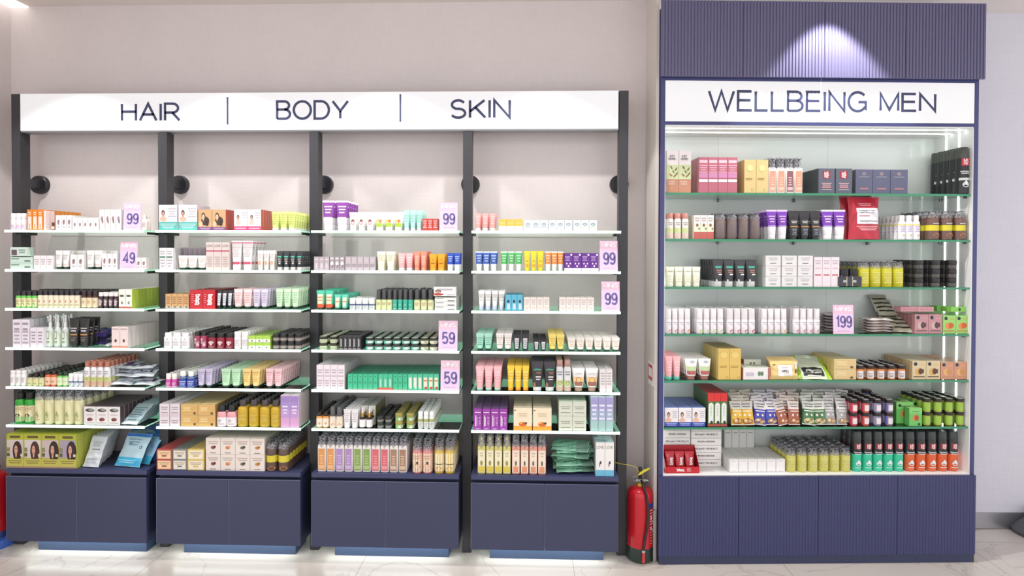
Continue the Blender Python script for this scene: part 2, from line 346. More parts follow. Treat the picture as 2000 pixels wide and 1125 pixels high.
def WRAP():
    if 'wrap' in _m: return _m['wrap']
    m = bpy.data.materials.new('shrink_film'); m.use_nodes = True; nt = m.node_tree; nt.nodes.clear(); L = nt.links.new
    o = nt.nodes.new('ShaderNodeOutputMaterial'); mx = nt.nodes.new('ShaderNodeMixShader'); t = nt.nodes.new('ShaderNodeBsdfTransparent'); t.inputs[0].default_value = (.86, .86, .88, 1)
    g = nt.nodes.new('ShaderNodeBsdfPrincipled'); g.inputs['Base Color'].default_value = (.42, .42, .45, 1); g.inputs['Roughness'].default_value = .12
    n = nt.nodes.new('ShaderNodeTexNoise'); n.inputs['Scale'].default_value = 130; n.inputs['Detail'].default_value = 2
    tc = nt.nodes.new('ShaderNodeTexCoord'); L(tc.outputs['Object'], n.inputs[0])
    r = nt.nodes.new('ShaderNodeMapRange'); r.inputs['From Min'].default_value = .38; r.inputs['From Max'].default_value = .66; r.inputs['To Min'].default_value = .12; r.inputs['To Max'].default_value = .8; L(n.outputs[0], r.inputs[0])
    b = nt.nodes.new('ShaderNodeBump'); b.inputs['Strength'].default_value = .8; b.inputs['Distance'].default_value = .004; L(n.outputs[0], b.inputs['Height']); L(b.outputs[0], g.inputs['Normal'])
    L(r.outputs[0], mx.inputs[0]); L(t.outputs[0], mx.inputs[1]); L(g.outputs[0], mx.inputs[2]); L(mx.outputs[0], o.inputs[0]); _m['wrap'] = m; return m
def jar(w, d, h, col='DCE8D8', lid='2A2C2A', art_=(), lidh=.38, bands=None, name='jar', lidw=1.0, ltop=None):
    r = min(w, d)*.485; z1 = h*(1-lidh); m = MB(); mc = mat(col, .25)
    R = [(0, r*.88, r*.88), (.002, r*.96, r*.96)]; M_ = [mc]
    for (a, b, c) in (bands or []): R += [(max(a*z1, .0022), r*.96, r*.96), (b*z1, r*.96, r*.96)]; M_ += [mc, mat(c, .4)]
    R += [(z1*.93, r*.95, r*.95), (z1, r*.86, r*.86)]; M_ += [mc]*2
    m.loft(R, M_, n=18)
    art(m, list(art_), w, z1, lambda x, z, o: (math.sin(x/r)*(r*.96+o+.0004), -math.cos(x/r)*(r*.96+o+.0004), z), nx=6)
    o = m.build(name); k = MB(); a = r*lidw
    k.loft([(z1-.0008, a*.97, a*.97), (z1+.0008, a, a), (h-.0018, a, a), (h-.0003, a*.93, a*.93), (h-.0003, a*.88, a*.88)], mat(lid, .4), n=18)
    if ltop: k.loft([(h-.0003, a*.84, a*.84), (h+.0001, a*.82, a*.82)], mat(ltop, .3), n=18)  # pale disc: label on third-bay jars, painted LED reflection on the others
    k.build('lid', o)
    return o
def can(w, d, h, lowc='3FD0A8', upc='2C2E30', art_=(), split=.36, name='spray_can', cap='34373A'):
    r = w*.47; m = MB(); a = mat(lowc, .3); b = mat(upc, .3)
    m.loft([(0, r*.9, r*.9), (.004, r, r), (h*split, r, r), (h*.74, r, r), (h*.77, r*.93, r*.93)], [a, a, b, b], n=18)
    art(m, list(art_), w, h, lambda x, z, o: (math.sin(x/r)*(r+o+.0004), -math.cos(x/r)*(r+o+.0004), z), nx=6)
    o = m.build(name); k = MB(); k.loft([(h*.765, r*.94, r*.94), (h*.8, r*.97, r*.97), (h-.006, r*.93, r*.93), (h, r*.8, r*.8)], mat(cap, .35), n=18); k.build('cap', o); return o
def dropper(w, d, h, col='E9E6E6', art_=()):
    r = w*.47; z1 = h*.5; m = MB(); dk = mat('2A2022', .2)
    m.loft([(0, r*.92, r*.92), (.003, r, r), (z1*.12, r, r), (z1*.86, r, r), (z1, r*.85, r*.85), (z1*1.08, r*.42, r*.42)], [dk, dk, mat(col), dk, dk], n=16); o = m.build('dropper_bottle')
    k = MB(); k.loft([(z1*1.06, r*.5, r*.5), (h*.72, r*.5, r*.5)], mat('C99A4E', .25, .8), n=12); k.loft([(h*.72, r*.34, r*.34), (h*.9, r*.3, r*.3), (h, r*.18, r*.18)], mat('F2EEE8'), n=12); k.build('dropper', o); return o
def trigger(w, d, h, col='DDE9D6'):
    r = w*.44; z1 = h*.62; m = MB(); g = mat('E6ECE8', .12)
    m.loft([(0, r*.95, r*.95), (.003, r, r), (z1*.12, r, r), (z1*.75, r, r), (z1*.9, r*.8, r*.8), (z1, r*.35, r*.35)], [g, g, mat(col), g, g], n=16)
    art(m, [('r', -.13, .13, .4, .78, '6C7470'), ('r', -.09, .09, .44, .74, 'E8EEE6'), ('l', -.2, .2, .18, .32, 2, '8A928C')], w, z1, lambda x, z, o: (math.sin(x/r)*(r+o+.0004), -math.cos(x/r)*(r+o+.0004), z), nx=4)
    o = m.build('spray_bottle'); k = MB(); c = mat('F4F4F4', .3); k.loft([(z1*.99, r*.42, r*.42), (z1+(h-z1)*.35, r*.42, r*.42), (z1+(h-z1)*.4, r*.28, r*.28), (h*.93, r*.34, r*.4), (h, r*.2, r*.3)], c, n=12)
    k.box(-r*.14, r*.14, -r*1.1, 0, h*.9, h*.96, c); k.box(-r*.08, r*.08, -r*.9, -r*.74, h*.78, h*.9, c); k.build('trigger', o); return o
def pouch(w, d, h, col='D9DEE2', art_=(), puff=1.0, back=None, name='pouch', gus=False):
    # filled bag with crimped ends, standing upright; lie it down by rotating about X
    m = MB(); nx, nz = 16, 16; t = d*.5*puff
    def T(u, v):
        e = max(0, 1-abs(2*u-1)**2.6); a = min(1, max(0, (v-.04)/.18)) if not gus else 1; b = min(1, max(0, (.95-v)/.35)); f = (a*b)
        return max(.0007, t*(e**.6)*(f**.6)*(1+.1*math.sin(u*17+v*9)))
    def S(u, v, sgn): 
        wx = w*(1-.06*math.sin(v*math.pi)); return ((u-.5)*wx, sgn*T(u, v)+.0015*math.sin(u*9+v*14), v*h)
    m.grid(lambda u, v: S(u, v, -1), nx, nz, mat(col, .3)); m.grid(lambda u, v: S(1-u, v, 1), nx, nz, mat(back or col, .3))
    def surf(x, z, o):
        u = x/(w*(1-.06*math.sin(z/h*math.pi)))+.5; u = min(max(u, .01), .99); p = S(u, min(max(z/h, .01), .99), -1); return (p[0], p[1]-o*1.6-.0009, p[2])
    art(m, list(art_), w, h, surf, nx=12)
    q = m.m(mat(col, .3))
    for u0_, k in ((0, nx), (1, 0)): pass
    return m.build(name)

# ------------------------------------------------------------------ placement frames
class Frame:
    def __init__(s, ox, oy, yaw): s.o = Vector((ox, oy, 0)); s.u = Vector((math.cos(yaw), math.sin(yaw), 0)); s.n = Vector((-math.sin(yaw), math.cos(yaw), 0)); s.yaw = yaw
    def W(s, u, v, z): return s.o+s.u*u+s.n*v+Vector((0, 0, z))
    def at(s, px, py, v):
        r = ray(px, py); t = (s.n.dot(s.o-CAM)+v)/s.n.dot(r); p = CAM+r*t
        return (p-s.o).dot(s.u), p.z
RK = Frame(0, -.34, 0.0); KB = Frame(3.6897, -.2631, .0508)
ZS = {0: [1.8926, 1.6672, 1.4439, 1.2176, .9925, .7717, .5193]}
ZK = [2.1157, 1.8522, 1.5793, 1.3102, 1.045, .7762, .5054]
ORD = ['leftmost', 'second', 'third', 'fourth', 'fifth', 'sixth', 'seventh', 'eighth', 'ninth', 'tenth', 'eleventh', 'twelfth']
NUM = ['front', 'second', 'third', 'fourth', 'fifth', 'sixth', 'seventh', 'eighth', 'ninth', 'tenth', 'eleventh', 'twelfth']
BAY = ['first bay', 'second bay', 'third bay', 'fourth bay', 'tall cabinet']
SH = ['top shelf', 'second shelf', 'third shelf', 'fourth shelf', 'fifth shelf', 'sixth shelf', 'base']
def place_name(b, s):
    if s == 6: return ('%s base top' % BAY[b]) if b < 4 else 'tall cabinet floor'
    return '%s %s' % (BAY[b], SH[s])
def copy_tree(o, parent=None):
    c = o.copy(); COL.objects.link(c)
    if parent: c.parent = parent
    for ch in o.children: copy_tree(ch, c)
    return c
ALL = []; STK = []
def kind_name(raw, ds, w, h, fnname=None):
    if raw == 'carton':
        for k, v in (('cookie', 'cookie_carton'), ('hair colour', 'hair_colour_carton'), ('facial', 'facial_kit_carton'), ('herbal', 'herbal_carton'), ('fragrance', 'fragrance_carton')):
            if k in ds: return v
        if h/w > 2.1: return 'tall_carton' if w > .0312 else 'slim_carton'
        if w > .062: return 'large_carton'
        if h < .085: return 'small_carton'
        return 'carton'
    if raw == 'flip_top_bottle':
        if 'serum' in ds: return 'serum_bottle'
        if 'black' in ds or 'dark' in ds or 'label' in ds: return 'dark_trim_bottle'
        if 'white' in ds: return 'white_trim_bottle'
        return raw
    if raw == 'squeeze_tube':
        if 'dark' in ds: return 'dark_cap_tube'
        if h > .12: return 'large_squeeze_tube'
        return raw
    if raw == 'jar' and any(k in ds for k in ('spread', 'relish', 'honey', 'blue-label')): return 'food_jar'
    return raw
def G(b, s, x0, x1, yt, n, rows, d, fn, desc, cat, lv=1, back=.012, gap=.0012, dmax=None, jit=.0, shift=0, rowgap=.002, vs=None, w=None, lean=0, pin=False):
    """a block of equal goods: x0..x1 and the top edge are read off the photograph at the front row, n columns, rows deep, lv stacked"""
    fr = KB if b == 4 else RK; z0 = (ZK if b == 4 else ZS[0])[s]+.0012
    D = .285 if b == 4 else .325
    if s == 6 and b < 4: D = .32
    v0 = back+(.012 if b == 4 else 0)
    ym = 500+(z0-1.76)*-350
    ua, _ = fr.at(x0, ym, v0); ub, _ = fr.at(x1, ym, v0); _, zt = fr.at((x0+x1)/2, yt, v0)
    W = (ub-ua)/n; ww = w or (W-gap); h = (zt-z0)/lv-.0006; dd = d or ww
    rows = max(1, min(rows, int((D-v0)/(dd+rowgap))))
    out = []
    fns = fn if isinstance(fn, list) else [fn]
    per = math.ceil(n/len(fns))
    protos = [f(ww, dd, h) for f in fns]; used = set()
    for r in range(rows):
        for l in range(lv):
            for c in range(n):
                k = min(c//per, len(fns)-1)
                o = protos[k] if k not in used else copy_tree(protos[k]); used.add(k)
                j = random.uniform(-1, 1)
                o.location = fr.W(ua+W*(c+.5)+shift*r, v0+dd/2+r*(dd+rowgap)+jit*abs(j), z0+l*(h+.0006)); o.rotation_euler = (lean, 0, fr.yaw+j*(.03 if gap > .0015 else .006))
                de = desc if isinstance(desc, str) else desc[k]
                t = [de]
                cc = c-k*per if not isinstance(desc, str) else c; nn = n if isinstance(desc, str) else per
                if nn > 1: t.append(ORD[cc]+(' from left' if cc else ' column'))
                if rows > 1: t.append('%s row' % NUM[r])
                if lv > 1: t.append(['lowest', 'upper'][l] if lv == 2 else ['lowest', 'second up', 'third up', 'fourth up', 'fifth up', 'top'][l])
                t.append(place_name(b, s))
                o.name = kind_name(protos[k].data.name.split('.')[0], de, ww, h); lab = ', '.join(t); tag(o, lab, cat if isinstance(cat, str) else cat[k], '%s on the %s' % (de, place_name(b, s))); ALL.append(o); STK.append(-1 if pin else (len(ALL)-1-l*n if lv > 1 else len(ALL)-1)); out.append(o)
    return out
def one(o, b, s, px, yv, z, rot, label, cat, group=None):
    fr = KB if b == 4 else RK; z0 = (ZK if b == 4 else ZS[0])[s]+.0012
    u, _ = fr.at(px, 500+(z0-1.76)*-350, yv); o.location = fr.W(u, yv, z0+z); o.rotation_euler = (rot[0], rot[1], rot[2]+fr.yaw); tag(o, label, cat, group); o.name = cat.replace(' ', '_') if o.name.startswith('pouch') else o.name; ALL.append(o); STK.append(len(ALL)-1); return o
# ------------------------------------------------------------------ the setting
BLACK = mat('353539', .42); NAVY = mat('34395A', .42); NAVYD = mat('2C3050', .45); WHITE = mat('EDEDEC', .4); LITSIGN = mat('CFCFD1', .55, 0, .55)
INK = mat('3A4064', .5)
m = MB(); m.box(-.6, 7.4, -4.6, .7, -.05, 0, floormat()); struct(m.build('floor', smooth=False))
m = MB(); m.box(-.6, 7.4, -4.6, .7, CEIL, CEIL+.05, mat('E4DAD6', .8)); struct(m.build('ceiling', smooth=False))
WL = wallmat('linen_wallpaper', 'D8CFCE'); WR = wallmat('linen_wallpaper_cool', 'D2D0DA')
XL = RK.at(25, 500, .34)[0]
m = MB(); m.box(XL-.05, 3.70, 0, .06, 0, CEIL, WL); struct(m.build('wall_back', smooth=False))
m = MB(); m.box(XL-.06, XL, -1.6, 0, 0, CEIL, WL); struct(m.build('wall_left', smooth=False))
def kbox(m, u0, u1, v0, v1, z0, z1, mt):
    P = [KB.W(u0, v0, 0), KB.W(u1, v0, 0), KB.W(u1, v1, 0), KB.W(u0, v1, 0)]; m.prism([(p.x, p.y) for p in P], z0, z1, mt)
KW = 1.7788; VW = .40
m = MB(); kbox(m, KW+.0, 3.4, VW, VW+.06, 0, CEIL, WR); struct(m.build('wall_right', smooth=False))
# papered pier closing the side of the tall cabinet
m = MB(); kbox(m, -.044, -.026, .03, .36, 0, CEIL, wallmat('pier_paper', 'DAD2CB')); struct(m.build('wall_pier', smooth=False))
m = MB(); kbox(m, KW+.02, 3.2, VW-.012, VW, .004, .105, mat('B4B4BA', .3, .85)); struct(m.build('baseboard_right', smooth=False))
m = MB(); kbox(m, -.050, -.044, .03, .30, 0, .09, mat('A9A9A6', .35, .8)); kbox(m, -.050, -.036, .012, .03, 0, .30, mat('A9A9A6', .35, .8)); struct(m.build('trim_1', smooth=False))
m = MB(); m.box(XL, 3.66, -.012, 0, 0, .07, mat('B9B4B0', .5)); struct(m.build('baseboard_back', smooth=False))

# ------------------------------------------------------------------ rack: posts, brackets, sign, shelves, base cabinets
PX_ = [-.178, .716, 1.626, 2.5354, 3.4445]; PW = .053; PY = (-.183, -.113)
LX = [-.083, .7985, 1.6951, 2.602]; RX = [.728, 1.632, 2.533, 3.434]
PN = ['black square rack post at the far left end, left of HAIR', 'black rack post between the first and second shelf bays', 'black rack post between the second and third shelf bays', 'black rack post between the third and fourth shelf bays', 'black rack post at the right end of the sign, near the extinguisher']
for i, x in enumerate(PX_):
    top = 2.7126 if i in (0, 4) else 2.482
    y1 = PY[1]
    t = empty('rack_post', (x+PW/2, -.148, 0)); tag(t, PN[i], 'post', 'black posts of the shelf rack')
    m = MB(); m.box(-PW/2, PW/2, PY[0]+.148, y1+.148, 0, top, BLACK); m.build('post', t, smooth=False)
    m = MB(); m.box(-.004, .004, PY[1]+.148, PY[1]+.1495, .6, top-.1, mat('141416')); m.build('slot_strip', t, smooth=False)
    m = MB(); m.box(-.02, .02, y1+.148, .134, 2.165, 2.215, BLACK); a = m.build('wall_arm', t, smooth=False)
    m = MB(); n = 28; b = mat('242327', .35)
    rings = [(.148-.03, .052), (.148-.026, .056), (.148-.002, .058)]
    m.v = [(r*math.cos(2*math.pi*j/n), y, 2.19+r*math.sin(2*math.pi*j/n)) for y, r in rings for j in range(n)]; q = m.m(b)
    for k in range(2):
        for j in range(n): l = (j+1) % n; m.f.append((k*n+j, k*n+l, (k+1)*n+l, (k+1)*n+j)); m.mi.append(q)
    m.f.append(tuple(range(n))); m.mi.append(q); m.build('wall_flange', t)
# lit fascia sign
SX0, SX1 = PX_[0]+PW+.002, PX_[4]-.004; SY = -.186
t = empty('illuminated_sign', ((SX0+SX1)/2, -.15, 2.4848)); tag(t, 'long white illuminated sign reading HAIR, BODY and SKIN above the rack', 'sign')
cx0 = (SX0+SX1)/2; hw = (SX1-SX0)/2
m = MB(); m.box(-hw, hw, -.03, .045, -.0, .228, mat('9C9CA0', .4, .4)); m.build('housing', t, smooth=False)
m = MB(); m.box(-hw+.003, hw-.003, -.036, -.030, .008, .2275, LITSIGN); m.build('lit_panel', t, smooth=False)
def words(t, items, frame, v, org, wtk):
    for txt, xa, xb, ya, yb in items:
        (a, za), (b, zb) = frame.at(xa, yb, v), frame.at(xb, ya, v); h = zb-za; Wd = b-a
        m = MB(); c = (a+b)/2-org[0]
        if txt == '|': m.box(c-.005, c+.005, org[3]-.0012, org[3], za-org[2], zb-org[2], INK); m.build('divider_line', t, smooth=False); continue
        sx = (Wd-wtk)/(text_w(txt, .2)*h)
        text(m, txt, h-wtk, wtk, INK, lambda x, z: (x, org[3]-.0008, z), sx*h/(h-wtk), .2, cx=c, cz=za+wtk/2-org[2]); o = m.build('lettering', t, smooth=False)
words(t, [('HAIR', 236, 353, 200, 238), ('|', 443, 446, 190, 243), ('BODY', 539, 682, 195, 234.5), ('|', 780, 784, 184, 238), ('SKIN', 878, 998, 193, 232.5)], RK, SY+.34, (cx0, 0, 2.4848, -.036), .0148)
EDGE = mat('F0FFF7', .3, 0, 1.5); GED = mat('3C8A68', .15)
BN = ['first', 'second', 'third', 'fourth']
for b in range(4):
    for s in range(6):
        z = ZS[0][s]; L, R = LX[b], RX[b]; Rn = min(R, PX_[b+1]-.004); cx = (L+R)/2
        t = empty('glass_shelf', (cx, -.17, z)); tag(t, 'glass shelf with glowing front edge, %s, %s' % (['top', 'second from top', 'third from top', 'fourth from top', 'fifth from top', 'lowest glass one'][s], ['first bay under HAIR', 'second bay', 'third bay', 'fourth bay under SKIN'][b]), 'shelf', 'edge-lit glass shelves of the rack')
        m = MB(); m.prism([(L-cx, -.163), (R-cx, -.163), (R-cx, -.02), (Rn-cx, -.02), (Rn-cx, .158), (L-cx, .158)], -.008, 0, GLASS, mat('B4F0D2', .2, 0, .45)); m.build('glass_panel', t, smooth=False)  # glass edge faces get emission, imitating light carried through the pane
        m = MB(); m.box(L-cx, R-cx, -.170, -.1632, -.0125, .0013, EDGE); m.build('led_edge', t, smooth=False)
        bk = mat('232526', .4)
        for x0, x1, xi in ((PX_[b]+PW+.001, L-.001, L), (Rn-.016, PX_[b+1]-.001, Rn-.008)):
            m = MB(); m.box(min(x0, xi)-cx, max(x1, xi+.006)-cx, -.012, .05, -.024, -.009, bk); m.box(xi-cx, xi+.006-cx, -.10, -.0125, -.022, -.0085, bk); m.build('shelf_bracket', t, smooth=False)
BXL = [-.083, .7985, 1.6951, 2.602]; BXR = [.742, 1.632, 2.533, 3.428]
for b in range(4):
    L, R = BXL[b], BXR[b]; cx = (L+R)/2; Rn = min(R, PX_[b+1]-.006); zt = .5193; zb = .1058
    t = empty('base_cabinet', (cx, -.17, 0)); tag(t, 'navy two-door base cabinet under the %s bay of the rack' % BN[b], 'cabinet', 'navy base cabinets of the rack')
    m = MB(); top = zt-.024
    poly = lambda f, e=0: [(L-cx, f), (R-cx, f), (R-cx, -.018), (Rn-cx, -.018), (Rn-cx, .152), (L-cx, .152)]
    m.prism(poly(-.155), zb, zt-.045, NAVYD); m.prism(poly(-.14), zt-.045, top, mat('20243E', .5)); m.build('carcass', t, smooth=False)
    m = MB(); m.prism(poly(-.17), top, zt, mat('3D4266', .4)); m.build('top_board', t, smooth=False)
    mid = (L+R)/2
    for x0, x1 in ((L+.001, mid-.0015), (mid+.0015, R-.001)):
        m = MB(); m.box(x0-cx, x1-cx, -.173, -.1555, zb-.004, zt-.043, mat('3A3F5C', .42)); e = mat('8F93AA', .4)
        m.box(x0-cx, x1-cx, -.1732, -.172, zt-.0432, zt-.042, e); m.box(x0-cx-.0004, x0-cx+.0008, -.1733, -.172, zb, zt-.043, e)
        m.build('door', t, smooth=False)
    m = MB(); m.box(L+.10-cx, R-.07-cx, -.07, .1, 0, zb, mat('3F5272', .45)); m.build('plinth', t, smooth=False)
    m = MB(); m.box(L+.02-cx, R-.02-cx, .118, .13, zb-.012, zb-.0005, mat('EFFFF6', .3, 0, 2.2)); m.box(L+.02-cx, L+.032-cx, -.06, .11, zb-.012, zb-.0005, mat('EFFFF6', .3, 0, 2.2)); m.box(R-.032-cx, R-.02-cx, -.06, -.02, zb-.012, zb-.0005, mat('EFFFF6', .3, 0, 2.2))
    m.build('led_strip', t, smooth=False)
    lg = lamp('cabinet_underlight', 'AREA', (cx, -.265, zb-.008), (cx, -.25, 0), 0.9, (.93, 1, .97), shape='RECTANGLE', size=R-L-.1, size_y=.02)

# ------------------------------------------------------------------ tall cabinet
O0 = KB.o
def kpart(name, m, t): o = m.build(name, t, smooth=False); return o
T = empty('tall_cabinet', KB.W(KW/2, .15, 0), KB.yaw); tag(T, 'tall navy display cabinet with fluted doors above and below, right of the rack', 'cabinet')
def kb(m, u0, u1, v0, v1, z0, z1, mt): m.box(u0-KW/2, u1-KW/2, v0-.15, v1-.15, z0, z1, mt)
BL = mat('3F4274', .4); BL2 = mat('35395E', .45); INW = mat('E6EBE8', .12)
ST = .022
m = MB(); kb(m, -ST, 0, 0, .325, .0, 3.16, BL); kb(m, KW, KW+ST, 0, .325, .0, 3.16, BL); kb(m, 0, KW, .01, .325, 2.7484, 3.16, BL2); kb(m, 0, KW, 0, .03, 2.7484, 2.775, BL); kb(m, 0, KW, 0, .02, 2.498, 2.516, BL)
kb(m, 0, KW, .01, .325, .04, .49, BL2); kpart('cabinet_frame', m, T)
m = MB(); kb(m, 0, KW, .305, .322, .505, 2.5, INW); kb(m, .62*KW-.0008, .62*KW+.0008, .3045, .305, .505, 2.5, mat('B8C2BD')); kb(m, .235*KW-.0008, .235*KW+.0008, .3045, .305, .505, 2.5, mat('B8C2BD')); kpart('back_panel', m, T)
m = MB(); kb(m, 0, .004, .004, .305, .505, 2.5, WHITE); kb(m, KW-.006, KW, .004, .305, .505, 2.5, WHITE); kb(m, 0, KW, .004, .305, 2.49, 2.498, WHITE); kpart('lining', m, T)
m = MB(); kb(m, 0, KW, .002, .305, .487, .5054, WHITE); kpart('interior_floor', m, T)
LED = mat('F4FFF8', .3, 0, 4.5)
for v in (.10, .20):
    m = MB(); kb(m, KW-.009, KW-.006, v, v+.009, .51, 2.488, LED); kpart('led_strip', m, T)
    m = MB(); kb(m, .006, .009, v, v+.009, .51, 2.488, LED); kpart('led_strip', m, T)
for v in (.05, .16):
    m = MB(); kb(m, .01, KW-.01, v, v+.010, 2.487, 2.49, LED); kpart('led_strip', m, T)
def fluted(name, u0, u1, z0, z1, vf, depth, pitch, mt, parent):
    m = MB(); n = round((u1-u0)/pitch); base = []
    for i in range(n):
        for k, (f, e) in enumerate(((0, 1), (.12, 1), (.22, .25), (.5, 0), (.78, .25), (.88, 1))):
            base.append((u0+(u1-u0)*(i+f)/n, vf+depth*e))
    base.append((u1, vf+depth)); P = [(u-KW/2, v-.15) for u, v in base]+[(u1-KW/2, vf+depth+.012-.15), (u0-KW/2, vf+depth+.012-.15)]
    m.prism(P, z0, z1, mt); m.build(name, parent)
UD = mat('646180', .3)
for i in range(4):
    a = -.032+i*(KW+.07)/4; b = a+(KW+.07)/4-.003
    fluted('upper_door', a, b, 2.762, 3.185, -.034, .006, .0185, UD, T)
for i in range(4):
    a = -ST-.004+i*(KW+.048)/4; b = a+(KW+.048)/4-.003
    fluted('lower_door', a, b, .050, .5035, -.022, .003, .0185, mat('3B3E68', .42), T)
m = MB(); kb(m, -ST, KW+ST-.004, -.012, .02, 0, .046, mat('343A58', .5)); kb(m, KW+ST-.004, KW+ST, -.012, .30, 0, .046, mat('A58A78', .6)); kpart('plinth', m, T)
t = empty('illuminated_sign', KB.W(KW/2, .012, 2.516), KB.yaw); tag(t, 'white illuminated sign reading WELLBEING MEN on the tall cabinet', 'sign')
m = MB(); m.box(-KW/2+.001, KW/2-.001, -.004, .05, .001, .2315, mat('9C9CA0', .4)); m.build('housing', t, smooth=False)
m = MB(); m.box(-KW/2+.002, KW/2-.002, -.010, -.004, .002, .231, LITSIGN); m.build('lit_panel', t, smooth=False)
class KS:
    def at(s, px, py, v): u, z = KB.at(px, py, v); return u-KW/2, z
words(t, [('WELLBEING', 1382, 1696, 178, 217.5), ('MEN', 1717, 1829, 181.5, 218.5)], KS(), .002, (0, 0, 2.516, -.010), .0148)
for s in range(6):
    z = ZK[s]; t = empty('glass_shelf', KB.W(KW/2, .15, z), KB.yaw); tag(t, 'green-edged glass shelf in the tall cabinet, %s of six' % ['topmost', 'second from the top', 'third from the top', 'fourth from the top', 'fifth from the top', 'lowest'][s], 'shelf', 'glass shelves of the tall cabinet')
    m = MB(); m.box(-KW/2+.006, KW/2-.008, -.138, .152, -.0125, 0, GLASS); m.build('glass_panel', t, smooth=False)
    m = MB(); m.box(-KW/2+.006, KW/2-.008, -.1392, -.138, -.0125, 0, GED); m.build('polished_edge', t, smooth=False)
    for u in (.235, .50, .76):
        m = MB(); c = mat('8A8E90', .25, .9); x = (u-.5)*KW; m.box(x-.006, x+.006, .125, .155, -.026, -.009, c); m.box(x-.004, x+.004, .11, .13, -.014, -.009, c); m.build('shelf_clip', t, smooth=False)
    m = MB(); c = mat('6A6E70', .3, .8)
    for v in (-.11, .08): m.box(KW/2-.022, KW/2-.0075, v, v+.01, -.022, -.009, c)
    m.build('shelf_pin', t, smooth=False)
m = MB(); u, z = KB.at(1283.5, 784, 0); kbox(m, -.0475, -.0445, .05, .16, 1.00, 1.13, mat('F2ECEA', .3)); kbox(m, -.0482, -.0475, .058, .152, 1.03, 1.12, mat('C23A44', .3)); kbox(m, -.0488, -.0482, .072, .138, 1.05, 1.10, mat('F2ECEA', .3)); tag(m.build('safety_notice', smooth=False), 'small red and white notice on the pier beside the tall cabinet', 'sign')

# ------------------------------------------------------------------ fire extinguishers
def extinguisher(x, y, label, base='22302C', hose=True, tray=None):
    t = empty('fire_extinguisher', (x, y, 0)); tag(t, label, 'fire extinguisher', 'red fire extinguishers on the floor')
    r = .0795; z0 = .0; red = mat('C41F2B', .22); bk = mat(base, .35)
    m = MB(); m.loft([(.002, r*.9, r*.9), (.01, r*1.02, r*1.02), (.085, r*1.02, r*1.02), (.09, r, r)], bk, n=32); m.build('base_skirt', t)
    R = [(.086, r, r), (.395, r, r)]+[(.395+.05*math.sin(a), r*(.22+.78*math.cos(a)), r*(.22+.78*math.cos(a))) for a in (.25, .5, .8, 1.1, 1.35, 1.5)]
    m = MB(); m.loft(R, red, n=32); c = m.build('cylinder', t)
    m = MB(); s = lambda a, z, o=.0006: (math.sin(a)*(r+o), -math.cos(a)*(r+o), z)
    wm = mat('E9D9DA'); bl = mat('2B3C8C')
    m.grid(lambda u, v: s(.55+.65*u, .33+.03*v), 6, 1, bl)
    for k in range(13):
        z = .315-.0165*k; hh = .0045 if k < 6 else .0018; m.grid(lambda u, v: s(.66+(.45+.1*((k*5) % 3)/3)*u, z+hh*v), 6, 1, wm)
    for a, z, q in ((.72, .26, .02), (.9, .235, .016), (.72, .20, .018), (.92, .185, .015)): m.grid(lambda u, v: s(a+.12*u, z+q*v), 3, 1, wm)
    m.build('instruction_label', c)
    m = MB(); m.loft([(.435, .019, .019), (.462, .017, .017)], mat('D9B62C', .4), n=16); m.build('collar', t)
    m = MB(); st = mat('A4A6A6', .25, .9); m.loft([(.46, .011, .011), (.487, .011, .011)], st, n=14); m.box(-.03, .032, -.012, .012, .474, .488, st); m.tube([(.03, 0, .48), (.048, -.004, .476)], .008, st); m.build('valve', t)
    m = MB(); dk = mat('2C2A2A', .4); m.prism([(-.011, -.014), (.011, -.014), (.011, .012), (-.011, .012)], .488, .50, dk)
    m.tube([(0, 0, .49), (-.003, -.014, .52), (-.004, -.02, .556), (-.004, -.02, .565)], [.011, .0115, .012, .010], dk, 10); m.build('handle', t)
    m = MB(); m.tube([(-.012, -.012, .482)]+[(-.03+.016*math.cos(a), -.012, .49+.016*math.sin(a)) for a in [i*.7 for i in range(9)]], .0015, st, 6); m.build('safety_pin', t)
    if hose:
        m = MB(); m.tube([(.006, -.012, .478), (.012, -.05, .455), (.022, -.083, .42), (.03, -.088, .36), (.031, -.089, .30), (.026, -.090, .23), (.014, -.091, .16), (.006, -.0915, .11), (.005, -.0915, .088)], .0085, mat('2A2526', .4), 12)
        h_ = m.build('hose', t); m = MB(); m.tube([(.005, -.0915, .092), (.005, -.0915, .08)], .0105, mat('C8C8C6', .3, .6), 12); m.tube([(.005, -.0925, .078), (.004, -.093, .02)], .0095, mat('C43A3E', .4), 10); m.build('nozzle', h_)
    return t
ex = extinguisher(0, 0, 'red fire extinguisher with a yellow seal, standing between rack and tall cabinet')
def on_floor(px, py): r = ray(px, py); return CAM-r*(CAM.z/r.z)
ex.location = (3.573, -.205, 0); ex.scale = (.94, .94, .95)
m = MB(); yl = mat('D8CC3A', .4); m.tube([(-.26, .05, .605-.025), (-.2, .03, .585), (-.12, -.005, .578), (-.06, -.02, .575), (-.03, -.025, .565), (-.012, -.03, .535)], .0016, yl, 6)
for a, b in (((-.012, -.034, .53), (.05, -.036, .565)), ((-.02, -.034, .52), (.02, -.036, .55))): m.tube([a, ((a[0]+b[0])/2, a[1]-.002, (a[2]+b[2])/2+.001), b], [.003, .009, .004], yl, 8)
m.build('seal_tag', ex)
e2 = extinguisher(0, 0, 'red fire extinguisher standing in a blue tray at the left edge of the photo', base='2E3F7C', hose=False)
e2.location = on_floor(-14, 1063)
m = MB(); m.loft([(.0, .118, .118), (.012, .124, .124), (.05, .122, .122), (.052, .085, .085)], mat('3C62B8', .3), n=32); m.build('tray', e2)
